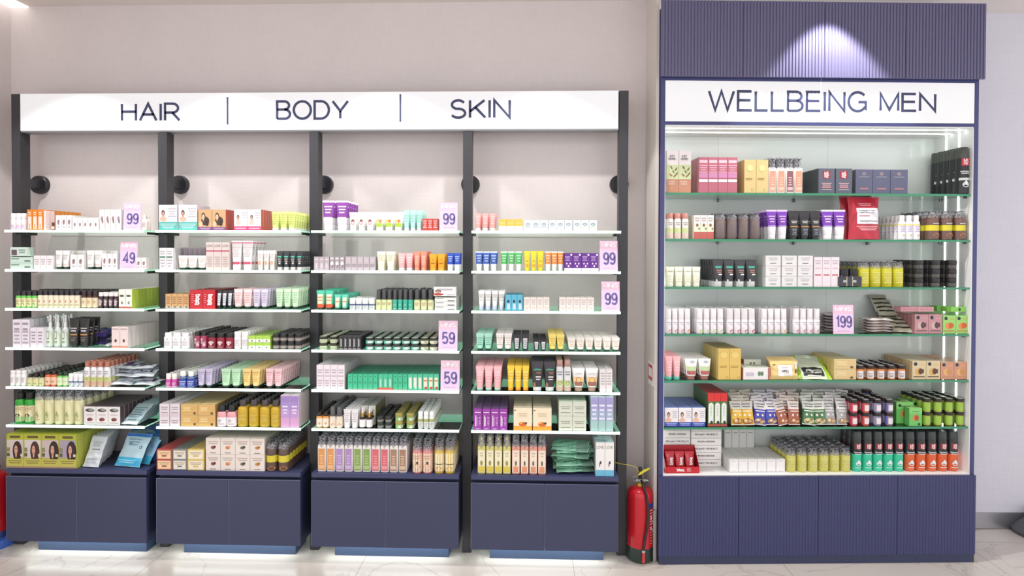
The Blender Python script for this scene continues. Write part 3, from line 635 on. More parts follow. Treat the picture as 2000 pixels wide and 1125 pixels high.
# dark round pedestal foot at the right edge
p = KB.W(KW+.35, .12, 0); m = MB(); m.loft([(0, .15, .15), (.02, .155, .155), (.06, .12, .12), (.11, .06, .06), (.16, .05, .05)], mat('55585C', .4), n=28); o = tag(m.build('pedestal_foot'), 'dark grey round pedestal foot on the floor at the right edge', 'stand')
o.location = on_floor(2034, 1044)
# recessed ceiling panel, corner of it in view
m = MB(); m.box(-.30, .30, -.30, .30, -.006, 0, mat('FFF8F2', .4, 0, 1.6)); pn = tag(m.build('ceiling_light', smooth=False), 'square white recessed ceiling light at the top left corner', 'ceiling light')
r = ray(48, 3); tt = (CEIL-CAM.z)/r.z; q = CAM+r*tt; pn.location = (q.x-.34, q.y-.22, CEIL-.0005)
# ------------------------------------------------------------------ products
def C(col, side=None, top=None, a=()): return lambda w, d, h: carton(w, d, h, col, top, side, a)
def T(col, cap='2B3B36', a=(), **k): return lambda w, d, h: tubef(w, d, h, col, cap, a, **k)
def B(col, cap='202022', a=(), **k): return lambda w, d, h: bottle(w, d, h, col, cap, a, **k)
def J(col, lid='2C2D2C', a=(), **k): return lambda w, d, h: jar(w, d, h, col, lid, a, **k)
def PB(col, a=(), **k): return lambda w, d, h: pump(w, d, h, col, art_=a, **k)
TX = lambda c='9A9298', z0=.25, z1=.8, n=5: ('l', -.36, .36, z0, z1, n, c)
BR = [('e', 0, .52, .22, .17, 'A5888C'), ('e', .1, .6, .12, .1, '8C6E74'), ('l', -.3, .3, .12, .28, 2, 'B7AEB0')]   # brown seedhead print
# ---- first bay
G(0, 0, 18, 49, 416, 3, 3, .03, B('F2ECF2', 'F6F4F4', [('r', -.35, .35, .02, .4, 'D9C6DC'), ('l', -.3, .3, .42, .5, 1, 'C99AA4')], caph=.33, capw=.93, sh=.04), 'white bottle with lilac foot', 'bottle')
G(0, 0, 53, 84, 409, 3, 9, .03, C('F08A28', 'F29A3C', 'F6B060', [('r', -.34, .34, .05, .66, 'F6E3DA'), ('r', -.12, .1, .05, .3, 'E8A070'), ('l', -.3, .3, .72, .9, 2, 'FBE6D2')]), 'orange carton with white tube print', 'carton')
G(0, 0, 85, 90, 411, 1, 2, .03, C('F3D9D6', 'F3D9D6'), 'slim pale pink carton', 'carton')
G(0, 0, 96, 108, 434, 1, 1, .014, J('8A4A3C', '5A3430', [('r', -.3, .3, .2, .8, 'E6D6CC')], lidh=.4), 'small amber jar with dark lid', 'jar')
G(0, 0, 109, 140, 420, 3, 4, .03, C('F6F3F3', 'F1ECEC', None, BR), 'white carton with seed head print', 'carton')
G(0, 0, 141, 192, 425, 5, 3, .024, C('F7F4F4', None, None, [('e', .0, .45, .2, .16, 'A5888C'), ('l', -.3, .3, .08, .22, 2, 'B9B2B4')]), 'small white carton with brown print', 'carton')
G(0, 0, 194, 237, 409, 4, 2, .03, C('F5F2F2', 'EFEAEA', None, [('e', 0, .55, .22, .13, 'A5888C'), ('e', .1, .42, .14, .1, '8C6E74'), ('r', -.5, -.44, 0, .55, 'B88A8C')]), 'tall white carton with brown print', 'carton', back=.02)
G(0, 0, 274, 286, 419, 1, 2, .025, B('F1E8E4', 'F0E6DA', [TX('B59C98', .3, .8, 3)], capw=.5), 'small white bottle beside the price card', 'bottle')
G(0, 1, 20, 64, 502, 1, 4, .05, C('CDE4D6', 'D7E8DE', 'D9EBE1', [('l', -.46, -.1, .55, .9, 1, '5E7A6C'), ('r', .14, .4, .25, .5, '6C7F84')]), 'flat mint carton lying down', 'carton', lv=2)
for q in (0, 1, 2, 3):
    o = carton(.10, .05, .052, 'CFE2D8', 'DCEAE2', None, [('r', -.42, -.1, .1, .7, '6B5560'), ('l', .0, .4, .3, .8, 2, '7E9488')]); one(o, 0, 1, 44, .04+q*.055, .075, (0, 0, .02*q), 'mint carton with dark photo on the mint stack, %s row, first bay second shelf' % NUM[q], 'carton', 'mint cartons with dark photo')
G(0, 1, 66, 103, 499, 3, 3, .03, C('F3EEF0', None, None, [TX('C2B4BA', .3, .8, 3)]), 'small white carton', 'carton')
G(0, 1, 105, 133, 489, 2, 5, .03, T('F3F0EF', '2A4238', [TX('B6ACA8', .5, .8, 3), ('l', -.35, .35, .2, .28, 1, 'D8A890')]), 'white tube with dark cap', 'tube')
G(0, 1, 137, 164, 497, 2, 4, .03, C('F5F2F2', 'EFEAEA', None, BR), 'white carton with seed head print', 'carton')
G(0, 1, 166, 197, 489, 2, 5, .03, T('F4F1EF', '2A4238', [TX('C4B8B0', .5, .8, 3), ('l', -.35, .35, .2, .28, 1, 'DDAA98')]), 'white tube with green-black cap', 'tube')
G(0, 1, 199, 229, 495, 3, 4, .028, C('F6F3F3', 'F0ECEC', None, BR), 'seed head carton left of card', 'carton')
G(0, 1, 265, 286, 503, 2, 2, .028, C('F1E9E8', None, None, BR), 'seed head carton right of card', 'carton')
G(0, 2, 28, 70, 568, 4, 7, .03, B('6CC85A', '2C2A30', [('r', -.75, .75, .12, .86, 'E7E3B4'), ('e', 0, .3, .3, .14, '5FA04A'), TX('B59A70', .5, .75, 2)], caph=.27, capw=.9, sh=.05), 'green bottle with cream label', 'bottle')
G(0, 2, 71, 154, 568, 8, 7, .03, B('E9DFC8', '2C2A30', [('r', -.75, .75, .02, .98, 'EFE6CF'), ('l', -.5, .5, .18, .34, 2, 'A8B05A'), ('e', 0, .55, .14, .1, 'D08A6A')], caph=.25, capw=.9, sh=.04), 'cream bottle with black cap', 'bottle')
G(0, 2, 156, 189, 568, 3, 7, .03, B('4A2A26', '332526', [('r', -.8, .8, .06, .86, 'E9D9B8'), ('e', 0, .5, .22, .12, 'B39A68')], caph=.25, capw=.9, sh=.04), 'brown bottle with cream label', 'bottle')
G(0, 2, 190, 230, 571, 4, 6, .03, B('39282E', 'EFE9E8', [('r', -.7, .2, .2, .8, 'A8949A'), TX('E6D8D8', .25, .7, 3)], caph=.24, capw=.95, sh=.04), 'dark bottle with white cap', 'bottle')
G(0, 2, 232, 258, 565, 2, 8, .033, C('F3EFE6', 'B6CC48', 'F2EDE4', [('r', -.5, .5, .78, 1, 'F6F0E6'), ('r', -.5, .5, 0, .1, 'B4604E'), ('e', -.02, .66, .36, .05, '3C4A3C'), ('e', 0, .3, .16, .08, '7A9A7A')]), 'white leaf carton with lime side', 'carton')
G(0, 3, 25, 58, 624, 2, 8, .034, C('EDE6EE', 'E2DCE2', 'E8E0EA', [TX('A898AA', .55, .95, 2), TX('B8A8BA', .1, .62, 4)]), 'tall white-lilac carton', 'carton')
G(0, 3, 59, 85, 640, 2, 2, .034, C('EFE8F0', None, None, [TX('A898AA', .2, .85, 4)]), 'short white-lilac carton', 'carton')
G(0, 3, 86, 131, 615, 3, 2, .04, lambda w, d, h: trigger(w, d, h), 'clear spray bottle with white trigger', 'spray bottle', back=.03)
G(0, 3, 131, 171, 622, 2, 3, .04, T('2E2C2C', '33403A', [('r', -.42, .42, .42, .46, 'C8924E'), ('l', -.36, .36, .52, .7, 2, 'C9C2BC'), ('l', -.36, .36, .2, .36, 3, '7E746C'), ('r', -.3, .3, .56, .6, 'AEB6C8')], caph=.09), 'black tube with gold band', 'tube', back=.018)
G(0, 3, 218, 250, 638, 2, 8, .034, C('EBD9D6', 'EADDDC', 'DED2D0', [('r', -.5, .5, 0, .1, 'CF8F7C'), ('e', 0, .34, .14, .08, '5A2E34'), ('l', -.4, .4, .84, .94, 1, 'B49A9E')]), 'blush carton with berry print', 'carton')
G(0, 4, 17, 49, 724, 3, 10, .03, B('F1EEEE', 'F3F0F0', [TX('C0B8BC', .3, .8, 3)], caph=.22, capw=.9, sh=.05), 'plain white bottle', 'bottle')
G(0, 4, 50, 84, 731, 3, 9, .032, B('C8C49A', '26261F', [('r', -.75, .75, .05, .92, 'DEDBA8'), ('e', 0, .3, .3, .15, '7A9A44')], caph=.28, capw=.68), 'small yellow label bottle', 'bottle')
G(0, 4, 85, 108, 726, 2, 9, .032, B('D9683C', '2A2420', [('r', -.7, .7, .15, .85, 'EFC8AC'), ('e', 0, .4, .28, .12, '8A3A26')], caph=.2, capw=.85, sh=.05), 'orange bottle with black cap', 'bottle')
G(0, 4, 108.5, 131, 728, 2, 9, .032, B('6FBF5C', '223A26', [('r', -.7, .7, .12, .9, 'DDE8C4'), ('e', 0, .45, .3, .1, '7FB868')], caph=.22, capw=.85, sh=.05), 'light green bottle with dark cap', 'bottle')
G(0, 4, 131.5, 160, 730, 3, 8, .028, B('EEF0F2', 'F1F1F2', [('r', -.9, .9, .52, .66, '3D4F86'), TX('9AA4B4', .1, .42, 3)], caph=.36, capw=.98, sh=.03), 'white bottle with blue band', 'bottle')
G(0, 4, 161, 213, 706, 4, 9, .033, B('E6E4E6', 'C07A66', [('r', -.8, .8, .02, .3, 'CDA894'), ('r', -.8, .8, .3, .58, 'C9CC8A'), ('e', .1, .42, .24, .1, 'A3A860'), TX('A8A4AC', .7, .95, 2)], caph=.22, capw=.72), 'clear bottle with copper cap', 'bottle')
G(0, 5, 24, 62, 768, 2, 3, .055, B('36A83C', '23221F', [('r', -.82, .8, .1, .82, 'E9DDB4'), ('r', -.7, .6, .12, .32, '8CC078'), ('e', 0, .38, .24, .07, '3A3A2A'), ('l', -.5, .5, .6, .75, 2, 'C8A878')], caph=.21, capw=.78, sh=.07), 'bright green bottle with cream label', 'bottle', back=.02)
G(0, 5, 63, 160, 762, 5, 6, .055, PB('E6E2B4', [('e', -.1, .34, .22, .09, '9CAE6A'), ('e', -.05, .46, .1, .06, 'A8B078'), ('l', -.4, .2, .16, .2, 1, 'C0906A')], body=.80, head='33323A'), 'cream bottle with film-wrapped pump', 'bottle', back=.016)
G(0, 5, 164, 235, 794, 3, 9, .034, C('ECE6E4', '4C3A40', '5A4A50', [('e', 0, .80, .38, .1, '4A4540'), ('e', .1, .82, .22, .06, '9AA49A'), ('e', 0, .3, .24, .1, '8A4A48'), ('e', -.1, .26, .12, .05, '5A2A2E'), ('l', -.4, .4, .08, .14, 1, '8A8082'), ('l', -.3, .3, .5, .6, 1, 'C0B0B0')]), 'white seed carton with dark top', 'carton', back=.016)
HAIRS = ['3A2622', '4A2E26', '2E2426', '33262C']
def haircolour(k):
    def f(w, d, h):
        a = [('r', -.5, .5, .84, 1, 'B8B83C'), ('r', -.3, .3, .88, .95, '5E5A30'), ('r', -.46, .46, .3, .83, ['CFC4C0', 'D6CCC8', 'C8B8B4', 'A89CAC'][k])]
        a += face_art(.06 if k < 2 else .14, .56, .34 if k < 2 else .36, 'D8A08A', HAIRS[k], None, True, .7)[0:] 
        a = [x if x[0] != 'e' else ('e', x[1], x[2], x[3], x[4]*.72, x[5]) for x in a]
        a += [('r', -.46, -.3, .48, .6, '8A8458'), ('r', -.46, -.3, .34, .44, '5E5A40'), ('r', .32, .46, .34, .42, 'D8D0B0'), ('r', -.5, .5, .02, .27, 'C2BC5A'), ('l', -.4, .4, .12, .24, 2, '8A7C3A'), ('r', -.5, .5, 0, .05, 'A88C78')]
        return carton(w, d, h, 'C2C048', 'AEB23C', 'B8BE50', a)
    return f
G(0, 6, 13, 150, 848, 4, 5, .058, [haircolour(k) for k in range(4)], ['hair colour carton, smiling woman, far left', 'hair colour carton, smiling woman, second', 'hair colour carton, tilted face', 'hair colour carton, dark hair right face'], 'carton', back=.012)
# ---- second bay
TEAL = [('r', -.5, .5, 0, .33, '58B8B0'), ('l', -.45, .45, .06, .28, 3, 'BEE2DE'), ('l', .0, .46, .5, .9, 4, 'C4BCC4')]
G(1, 0, 309, 386, 400, 2, 3, .045, C('F5F1F2', 'E4DCE4', None, TEAL+face_art(-.26, .66, .17, 'D49A80', '2E2426', 'E8B8A0')), 'white and teal facial kit carton', 'carton', gap=.008)
G(1, 0, 387, 441, 409, 2, 8, .03, C('CFA67A', 'B5463A', 'C08A60', [('r', -.5, .5, 0, .16, '7A4A78'), ('l', -.4, .4, .04, .13, 2, 'C8A8C8')]+[('e', .02, .45, .3, .22, '4A362E'), ('e', .16, .36, .12, .16, '3A2A26'), ('e', -.3, .3, .14, .14, 'E6C09A')]+face_art(-.12, .66, .24, 'EBC4A0', '3A2A26', None, False)), 'tan carton with long-haired woman', 'carton')
G(1, 0, 457, 510, 409, 2, 8, .03, C('F3EDF0', 'D0604E', 'E8D0D4', [('r', -.5, .5, 0, .2, 'CC4A78'), ('l', -.4, .4, .05, .15, 1, 'F0C0D0'), ('l', .05, .46, .55, .9, 3, 'C8C0C8')]+face_art(-.2, .6, .18, 'D8A890', '2E2428', 'E8C4B4')), 'white and pink woman carton', 'carton')
G(1, 0, 528, 576, 413, 3, 7, .034, T('DDE88C', 'F2F0E8', [TX('B8C460', .3, .9, 5)], caph=.14, capw=1.02), 'lime green tube', 'tube')
G(1, 1, 311, 338, 484, 2, 4, .034, C('EFEAEC', None, None, [('r', -.42, .42, .54, .62, '5A8A76'), TX('B4AEB4', .1, .5, 3), TX('B4AEB4', .68, .9, 2)]), 'white carton with green bar', 'carton')
G(1, 1, 345, 402, 499, 3, 2, .035, T('F7F4F0', '22442E', [TX('C8B4AC', .5, .85, 3), TX('E0C8C0', .25, .45, 2)], caph=.16), 'short white tube with dark green cap', 'tube')
G(1, 1, 343, 400, 483, 6, 4, .03, C('A99CA4', 'A0949C', None, [('r', -.3, .3, .4, .95, '8C8089')]), 'grey carton behind the white tubes', 'carton', back=.09)
G(1, 1, 402, 448, 473, 3, 4, .035, C('D9CBC6', 'CFC2BE', None, [('r', -.5, .5, .66, .71, 'B8566A'), ('t', 'LOVE', 0, .84, .07, '9C8A86', .2, .9), TX('BCA8A2', .1, .5, 5)]), 'beige pink-band carton', 'carton')
G(1, 1, 449, 492, 470, 2, 5, .04, T('F4EFF0', 'F1EBEC', [('r', -.5, .5, .2, .28, 'D0506E'), ('r', -.5, .5, .915, .95, 'D86A84'), TX('C4B4B8', .45, .8, 5)], caph=.18, capw=1.0), 'tall white tube with pink bands', 'tube', shift=.0)
G(1, 1, 501, 536, 489, 3, 3, .03, T('F3ECE8', 'F0E9E4', [('e', 0, .36, .3, .12, 'D2A88A'), TX('C8BCB8', .6, .85, 2)], caph=.14, capw=1.0), 'small white beige-print tube', 'tube')
G(1, 1, 538, 590, 490, 4, 6, .032, T('34363A', 'E3E1DF', [('r', -.32, .32, .66, .74, '58B8A0'), ('l', -.3, .3, .5, .62, 2, 'C8C4C0'), ('l', -.1, .3, .3, .48, 2, 'E8E4E0')], caph=.16, capw=.95), 'black tube with teal print', 'tube')
G(1, 2, 323, 369, 574, 4, 3, .032, C('D2A672', 'C89A68', None, [('r', -.5, .5, 0, .15, 'C8BDB2'), ('e', .1, .12, .2, .05, '5A5A5E'), TX('A87C50', .3, .85, 4)]), 'small tan carton', 'carton', back=.02)
G(1, 2, 371, 420, 566, 2, 7, .035, C('C4202C', 'B01C28', '8E2030', [('v', 'bloq', .22, .5, .34, 'F2E8E8', .34), ('l', -.4, -.18, .3, .8, 5, 'E08088')]), 'red carton with white vertical lettering', 'carton')
G(1, 2, 421, 453, 567, 3, 7, .034, T('2C2A30', '1F3A2C', [('r', -.34, .34, .2, .84, 'D4DADE'), TX('9AA0A8', .3, .75, 4)], caph=.15), 'dark tube with white label', 'tube')
G(1, 2, 454, 491, 564, 2, 8, .033, T('F3D6D6', '20422E', [TX('D8A8A8', .3, .85, 5)], caph=.13), 'pale pink tube', 'tube', gap=.004)
G(1, 2, 492, 522, 564, 2, 8, .033, T('D9CFE2', '20422E', [TX('B0A4C0', .3, .85, 5)], caph=.13), 'lavender tube', 'tube')
G(1, 2, 536, 583, 563, 3, 8, .033, T('CDE8C8', '20422E', [TX('9AC89C', .3, .85, 5)], caph=.13), 'mint green tube', 'tube', gap=.003)
G(1, 3, 318, 369, 650, 3, 8, .036, B('F2F0F0', 'F5F3F3', [('e', 0, .84, .1, .05, 'A8A4A8'), TX('C8C4C8', .2, .7, 4)], caph=.24, capw=.8, sh=.05, p=3.5), 'white square-shouldered bottle', 'bottle')
G(1, 3, 377, 402, 648, 2, 9, .032, B('9E3A58', '262426', [('e', -.2, .75, .24, .12, 'E8C8D0'), ('e', .2, .3, .24, .12, 'E4C0CC'), ('l', -.5, .5, .4, .6, 2, 'F0E0E4')], caph=.24, capw=.85, sh=.05), 'magenta patterned bottle, black cap', 'bottle')
G(1, 3, 403, 455, 651, 3, 8, .036, B('861C30', '202020', [('e', 0, .62, .3, .16, 'E0C8C8'), ('e', 0, .5, .14, .2, 'E0C8C8'), ('l', -.3, .3, .14, .22, 1, 'E8D8D8')], caph=.26, capw=.9, sh=.1), 'burgundy bottle with black cap', 'bottle')
G(1, 3, 455, 484, 648, 2, 9, .033, B('F1ECEC', 'F4F0EE', [TX('C8BCC4', .25, .8, 4)], caph=.27, capw=.95, sh=.04), 'white bottle, white cap', 'bottle')
G(1, 3, 485, 528, 656, 3, 7, .036, C('E9EEDC', 'A6CE4C', 'A8D050', [('r', -.5, .5, .55, 1, 'AAD450'), ('e', 0, .26, .12, .1, '55605A')]), 'lime and white carton', 'carton', lv=2)
G(1, 3, 530, 588, 652, 4, 6, .043, J('5E5654', '2A2A2C', [('r', -.8, .8, .2, .75, '9A908C')], lidh=.42), 'dark jar with grey label', 'jar', lv=2)
G(1, 4, 321, 344, 730, 2, 8, .033, B('C24A9C', 'F1EBE6', [('l', -.4, .4, .25, .7, 3, 'F0C8E0')], caph=.4, capw=.86, sh=.05, bands=[(0, .14, 'F0E8E8')]), 'magenta bottle with white cap', 'bottle')
G(1, 4, 347, 378, 725, 2, 8, .036, B('3348A6', 'F0F2EA', [('l', -.5, .5, .2, .7, 3, 'C8D0F0')], caph=.32, capw=.74, sh=.07, bands=[(0, .08, 'D8E4C8'), (.84, .9, '9CC060')]), 'blue bottle with white cap', 'bottle')
for a, b, c1, c2, nm in ((383, 414, 'CFC6E0', 'A59AC0', 'lavender tube'), (429, 469, 'C4E8C4', '98CC9E', 'mint tube'), (471, 507, 'F2D68E', 'D8A84C', 'yellow tube'), (516, 550, 'F3CCD0', 'E0A0AA', 'rose pink tube')):
    G(1, 4, a, b, 721, 2, 9, .031, T(c1, '24382E', [TX(c2, .3, .85, 5)], caph=.12), nm+', dark cap', 'tube', gap=.004, back=.018)
G(1, 5, 311, 352, 789, 2, 6, .05, C('E5DBE0', 'D8CED4', None, [TX('A8989F', .5, .66, 2), ('r', -.38, .38, .42, .58, 'D8C8D0'), TX('A898A0', .72, .9, 2), TX('A898A0', .1, .3, 2)]), 'tall pale lilac carton', 'carton', gap=.004)
G(1, 5, 353, 420, 790, 2, 6, .05, C('DDB876', 'C8A062', 'E4C68C', [('r', -.46, .46, .08, .92, 'D6AC66'), ('l', -.4, .1, .4, .8, 4, 'F0DCA8'), ('e', .32, .2, .08, .12, '6A4A30')]), 'gold leaf-pattern carton', 'carton', lv=2)
G(1, 5, 421, 460, 792, 2, 8, .036, B('E2A2A8', '232223', [('r', -.8, .8, .04, .72, 'F1E8EC'), ('e', -.1, .45, .18, .12, 'A8B0A8'), TX('C0B0B8', .1, .3, 1)], caph=.3, capw=.72), 'pink bottle, white label, black cap', 'bottle')
G(1, 5, 461, 547, 783, 4, 7, .042, B('C8A428', '4A4244', [TX('DCC468', .3, .7, 5)], caph=.22, capw=.62, sh=.12), 'amber yellow bottle', 'bottle')
G(1, 5, 548, 584, 772, 2, 6, .05, C('D8B4DC', 'D6CBCC', 'D8CED0', [('r', -.46, .46, .55, .97, 'A88CCB'), ('r', -.46, .46, .3, .55, 'C09AD0'), ('r', -.46, .46, .02, .3, 'D8A4D0'), ('l', -.3, .3, .4, .7, 3, 'E8DCF0')]), 'tall purple carton', 'carton')
for a, b, c1, c2, c3, nm in ((306, 336, 'BE5A58', 'A84848', 'F0D0A0', 'low red carton, peach label'), (337, 365, '8E9088', '7C8078', 'E9E2D4', 'low grey carton, cream label'), (366, 399, 'E2C878', 'D4B860', 'F0E6D0', 'low yellow carton, cream label')):
    G(1, 6, a, b, 878, 1, 6, .05, C(c1, c2, c1, [('r', -.42, .42, .1, .9, c3), ('r', -.16, .16, .3, .45, c2), TX('B49A80', .5, .8, 2)]), nm, 'carton', lv=2)
G(1, 6, 402, 517, 856, 4, 6, .05, [C('E7DCD4', 'CFC4B8', 'DCD0C4', [('e', 0, .42, .16, .1, c), ('e', .1, .46, .1, .08, c2), TX('B8A898', .6, .85, 2), ('l', -.2, .2, .06, .14, 1, '5A4A40')]) for c, c2 in (('8A4A48', '6A2E34'), ('CC7A48', 'E0A070'), ('6A6A58', '3E4238'), ('C08A48', 'A86A38'))], ['beige carton, dark red fruit', 'beige carton, orange fruit', 'sage carton, grey flower', 'beige carton, brown nut'], 'carton', lv=2)
G(1, 6, 518, 564, 862, 2, 8, .04, PB('5E4A42', [('e', .1, .14, .34, .1, 'B87848')], body=.86, head='3A3838', bands=[(.0, .02, '5E4A42'), (.36, .62, 'D8C83C')]), 'brown bottle, yellow band, wrapped pump', 'bottle', back=.02)
# ---- third bay
G(2, 0, 626, 680, 391, 2, 5, .045, T('8E48A4', 'F3EDF2', [('r', -.4, .4, 0.1, .45, 'F1ECF0'), ('l', -.35, .35, .55, .85, 3, 'EADCF0'), ('l', -.2, .2, .1, .3, 2, 'D8CCD8')], caph=.2, capw=.95, crimp='F3EFF4', low='EEE8EE', lowz=.42), 'purple and white tube', 'tube', gap=.006)
G(2, 0, 680, 730, 414, 3, 5, .033, T('F5F4F2', 'F5F4F2', [('e', 0, .45, .3, .14, 'C09090'), ('e', 0, .55, .22, .06, '8A4A40'), TX('D8CCCC', .65, .9, 2)], caph=.16, capw=1.0), 'white tube with red-brown print', 'tube', gap=.003)
G(2, 0, 731, 786, 414, 3, 5, .034, T('F5F4EE', 'F3F3EE', [('r', -.42, .42, .2, .4, 'A8C83C'), ('e', -.1, .48, .32, .12, 'D8B43C'), ('e', .15, .52, .18, .08, 'E07850')], caph=.16, capw=1.0), 'white tube with lime and yellow fruit', 'tube')
G(2, 0, 787, 824, 410, 3, 5, .034, T('B4E2D8', 'F0F2F0', [TX('8CCCC0', .4, .8, 3)], caph=.12, capw=1.0), 'aqua tube with white cap', 'tube')
G(2, 0, 825, 855, 427, 3, 2, .028, C('D8463E', None, None, [TX('F4D0CC', .2, .9, 4)]), 'small red carton', 'carton')
G(2, 1, 613, 643, 501, 3, 2, .028, C('B9ADB4', None, None, [('e', 0, .35, .2, .2, 'D8CCD2'), TX('D8CCD2', .7, .9, 1)]), 'mauve grey carton, small flower', 'carton')
G(2, 1, 643.5, 673, 501, 3, 2, .028, C('A79CA2', None, None, [('e', 0, .5, .3, .15, 'F0EAEC'), ('e', .1, .3, .2, .1, '8A7A82'), ('r', -.3, .3, .8, .92, 'E8E0E4')]), 'mauve grey carton, white leaf', 'carton')
G(2, 1, 674, 733, 501, 5, 2, .028, C('BDB2B8', None, None, [('l', -.4, .4, .25, .45, 2, '7C7076'), TX('D8CED4', .6, .9, 2)]), 'mauve grey carton, dark lines', 'carton')
G(2, 1, 734, 771, 491, 2, 5, .035, T('F0EBD4', 'EDE8D0', [TX('C4BC98', .5, .85, 4)], caph=.14, capw=1.0), 'cream tube', 'tube', gap=.004)
G(2, 1, 776, 806, 494, 2, 5, .034, T('F3AEB0', 'F3EDEC', [TX('F8D4D4', .4, .8, 3)], caph=.16, capw=.98), 'pink tube with white cap', 'tube')
G(2, 1, 807, 833, 491, 2, 5, .034, T('EE8C74', 'EE9A84', [TX('F8C4B4', .3, .8, 5)], caph=.14, capw=.98), 'coral tube', 'tube')
G(2, 1, 837, 869, 496, 2, 5, .034, T('F0A020', 'F0A830', [('l', -.3, .3, .4, .5, 1, '8A5A20'), ('e', 0, .65, .05, .1, 'B87818')], caph=.14, capw=.98), 'amber orange tube', 'tube')
G(2, 1, 872, 899, 494, 2, 3, .034, T('2C50B8', 'F1F1F4', [('r', -.42, .42, .1, .36, 'F0F0F4'), TX('B8C8F0', .5, .85, 3)], caph=.2, capw=.98, low='F1F1F4', lowz=.36), 'blue and white tube', 'tube')
G(2, 2, 616, 650, 567, 2, 8, .034, T('4CC0A0', '22352B', [('r', -.38, .38, .16, .3, 'D8562E'), ('r', -.34, .34, .3, .8, 'E4E2C0'), TX('D89A70', .4, .72, 2)], caph=.1, low='D85C34', lowz=.24), 'teal tube with orange foot', 'tube')
G(2, 2, 651, 679, 575, 2, 8, .032, T('58C4A8', '22352B', [('r', -.32, .32, .2, .8, 'DDE8C8'), TX('E0906A', .45, .62, 1)], caph=.1), 'small teal tube', 'tube')
G(2, 2, 681, 731, 582, 4, 6, .032, B('EEF0F0', 'F1F1F1', [('r', -.95, .95, .62, .82, '42527E'), TX('A4ACB4', .1, .5, 3)], caph=.36, capw=.98, sh=.03), 'white bottle with navy band', 'bottle')
G(2, 2, 733, 765, 566, 3, 7, .032, B('CFDCA4', '4A4A4C', [('r', -.85, .85, .05, .95, 'D9E3B0'), TX('C08A6A', .5, .8, 2)], caph=.48, capw=.8, sh=.04), 'serum bottle, pale green label', 'bottle')
G(2, 2, 765.5, 806, 566, 4, 7, .032, B('3FA890', '4A4A4C', [('e', 0, .5, .3, .16, '68C4AE'), TX('A8D8CC', .1, .2, 1)], caph=.48, capw=.8, sh=.04), 'serum bottle, teal label', 'bottle')
G(2, 2, 807, 847, 566, 3, 7, .034, B('C4CE92', '4A4A4C', [('r', -.85, .85, .05, .95, 'DCDFB4'), TX('C89A70', .4, .8, 3)], caph=.48, capw=.8, sh=.04), 'serum bottle, cream-green label', 'bottle', gap=.004)
G(2, 2, 849, 891, 581, 1, 4, .06, C('E8E8E4', 'DCDEDA', None, [('l', -.44, -.1, .6, .95, 1, '8A8E90'), ('r', .1, .42, .15, .35, '5A5E64')]), 'flat white carton in stack', 'carton', lv=3)
for q in range(3):
    o = carton(.125, .06, .052, 'EFEAE8', 'E0DEDA', None, face_art(-.3, .5, .24, 'D49A84', '3A2420', 'B04A40')+[('l', .1, .45, .1, .2, 1, '3A3A3E'), TX('B4B0B4', .6, .9, 1)]); one(o, 2, 2, 870, .045+q*.063, .0800, (0, 0, 0), 'white carton with red portrait on top of the flat cartons, %s row, third bay' % NUM[q], 'carton', 'portrait cartons')
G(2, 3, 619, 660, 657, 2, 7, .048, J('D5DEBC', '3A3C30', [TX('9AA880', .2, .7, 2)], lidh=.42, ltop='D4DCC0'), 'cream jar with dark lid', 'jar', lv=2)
G(2, 3, 662, 705, 657, 5, 8, .03, C('2F2C30', '38353A', '4A464A', [('r', -.2, -.12, .2, .85, 'D8D4D4'), ('r', .0, .14, .25, .8, 'C8C4C4'), ('r', -.4, .4, .06, .1, 'B8B4B4')]), 'black carton with white vertical print', 'carton')
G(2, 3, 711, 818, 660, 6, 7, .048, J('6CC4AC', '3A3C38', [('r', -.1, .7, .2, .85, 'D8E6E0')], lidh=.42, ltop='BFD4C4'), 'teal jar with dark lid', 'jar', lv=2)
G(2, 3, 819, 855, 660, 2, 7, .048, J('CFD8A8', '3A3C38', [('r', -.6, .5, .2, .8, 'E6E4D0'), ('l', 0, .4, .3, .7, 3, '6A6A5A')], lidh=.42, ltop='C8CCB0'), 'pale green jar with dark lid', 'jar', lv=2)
G(2, 4, 618, 673, 713, 4, 8, .036, C('EADFE6', 'DCD2D8', 'E4DCE0', [('l', -.42, .42, .52, .58, 1, '9A8C94'), TX('BCAEB6', .1, .4, 3), TX('BCAEB6', .65, .85, 2)]), 'white lilac-tinted carton', 'carton')
GR = [('l', -.3, .3, .4, .52, 2, '2E8A68'), ('r', -.5, .5, 0, .07, '8CA890'), ('e', 0, .86, .1, .03, '1E6A50')]
G(2, 4, 679, 738, 731, 6, 8, .034, C('42BE90', '35A87C', '3FAE86', GR), 'green carton, left run', 'carton', gap=.0015)
G(2, 4, 738.5, 767, 731, 3, 8, .034, C('4AC096', None, '3FAE86', [('r', -.5, .5, 0, .14, 'D8604E'), ('r', -.2, .2, .2, .7, 'A8DCC8')]), 'green carton with red foot', 'carton')
G(2, 4, 767.5, 796, 731, 3, 8, .034, C('42BE90', None, '3FAE86', GR), 'green carton, middle run', 'carton', gap=.0015)
G(2, 4, 796.5, 825, 731, 3, 8, .034, C('56C29C', None, '45B08A', [('r', -.32, .32, .18, .8, 'E8E4D4'), ('r', -.1, .3, .1, .3, 'D8E0D0')]), 'green carton with white tube print', 'carton')
G(2, 4, 825.5, 857, 731, 3, 8, .034, C('52C09A', None, '45B08A', [('r', -.32, .34, .16, .8, 'F0E4C8'), ('e', .1, .14, .3, .09, 'C8483C'), TX('D88A6A', .5, .7, 1)]), 'green carton, tube and tomato print', 'carton')
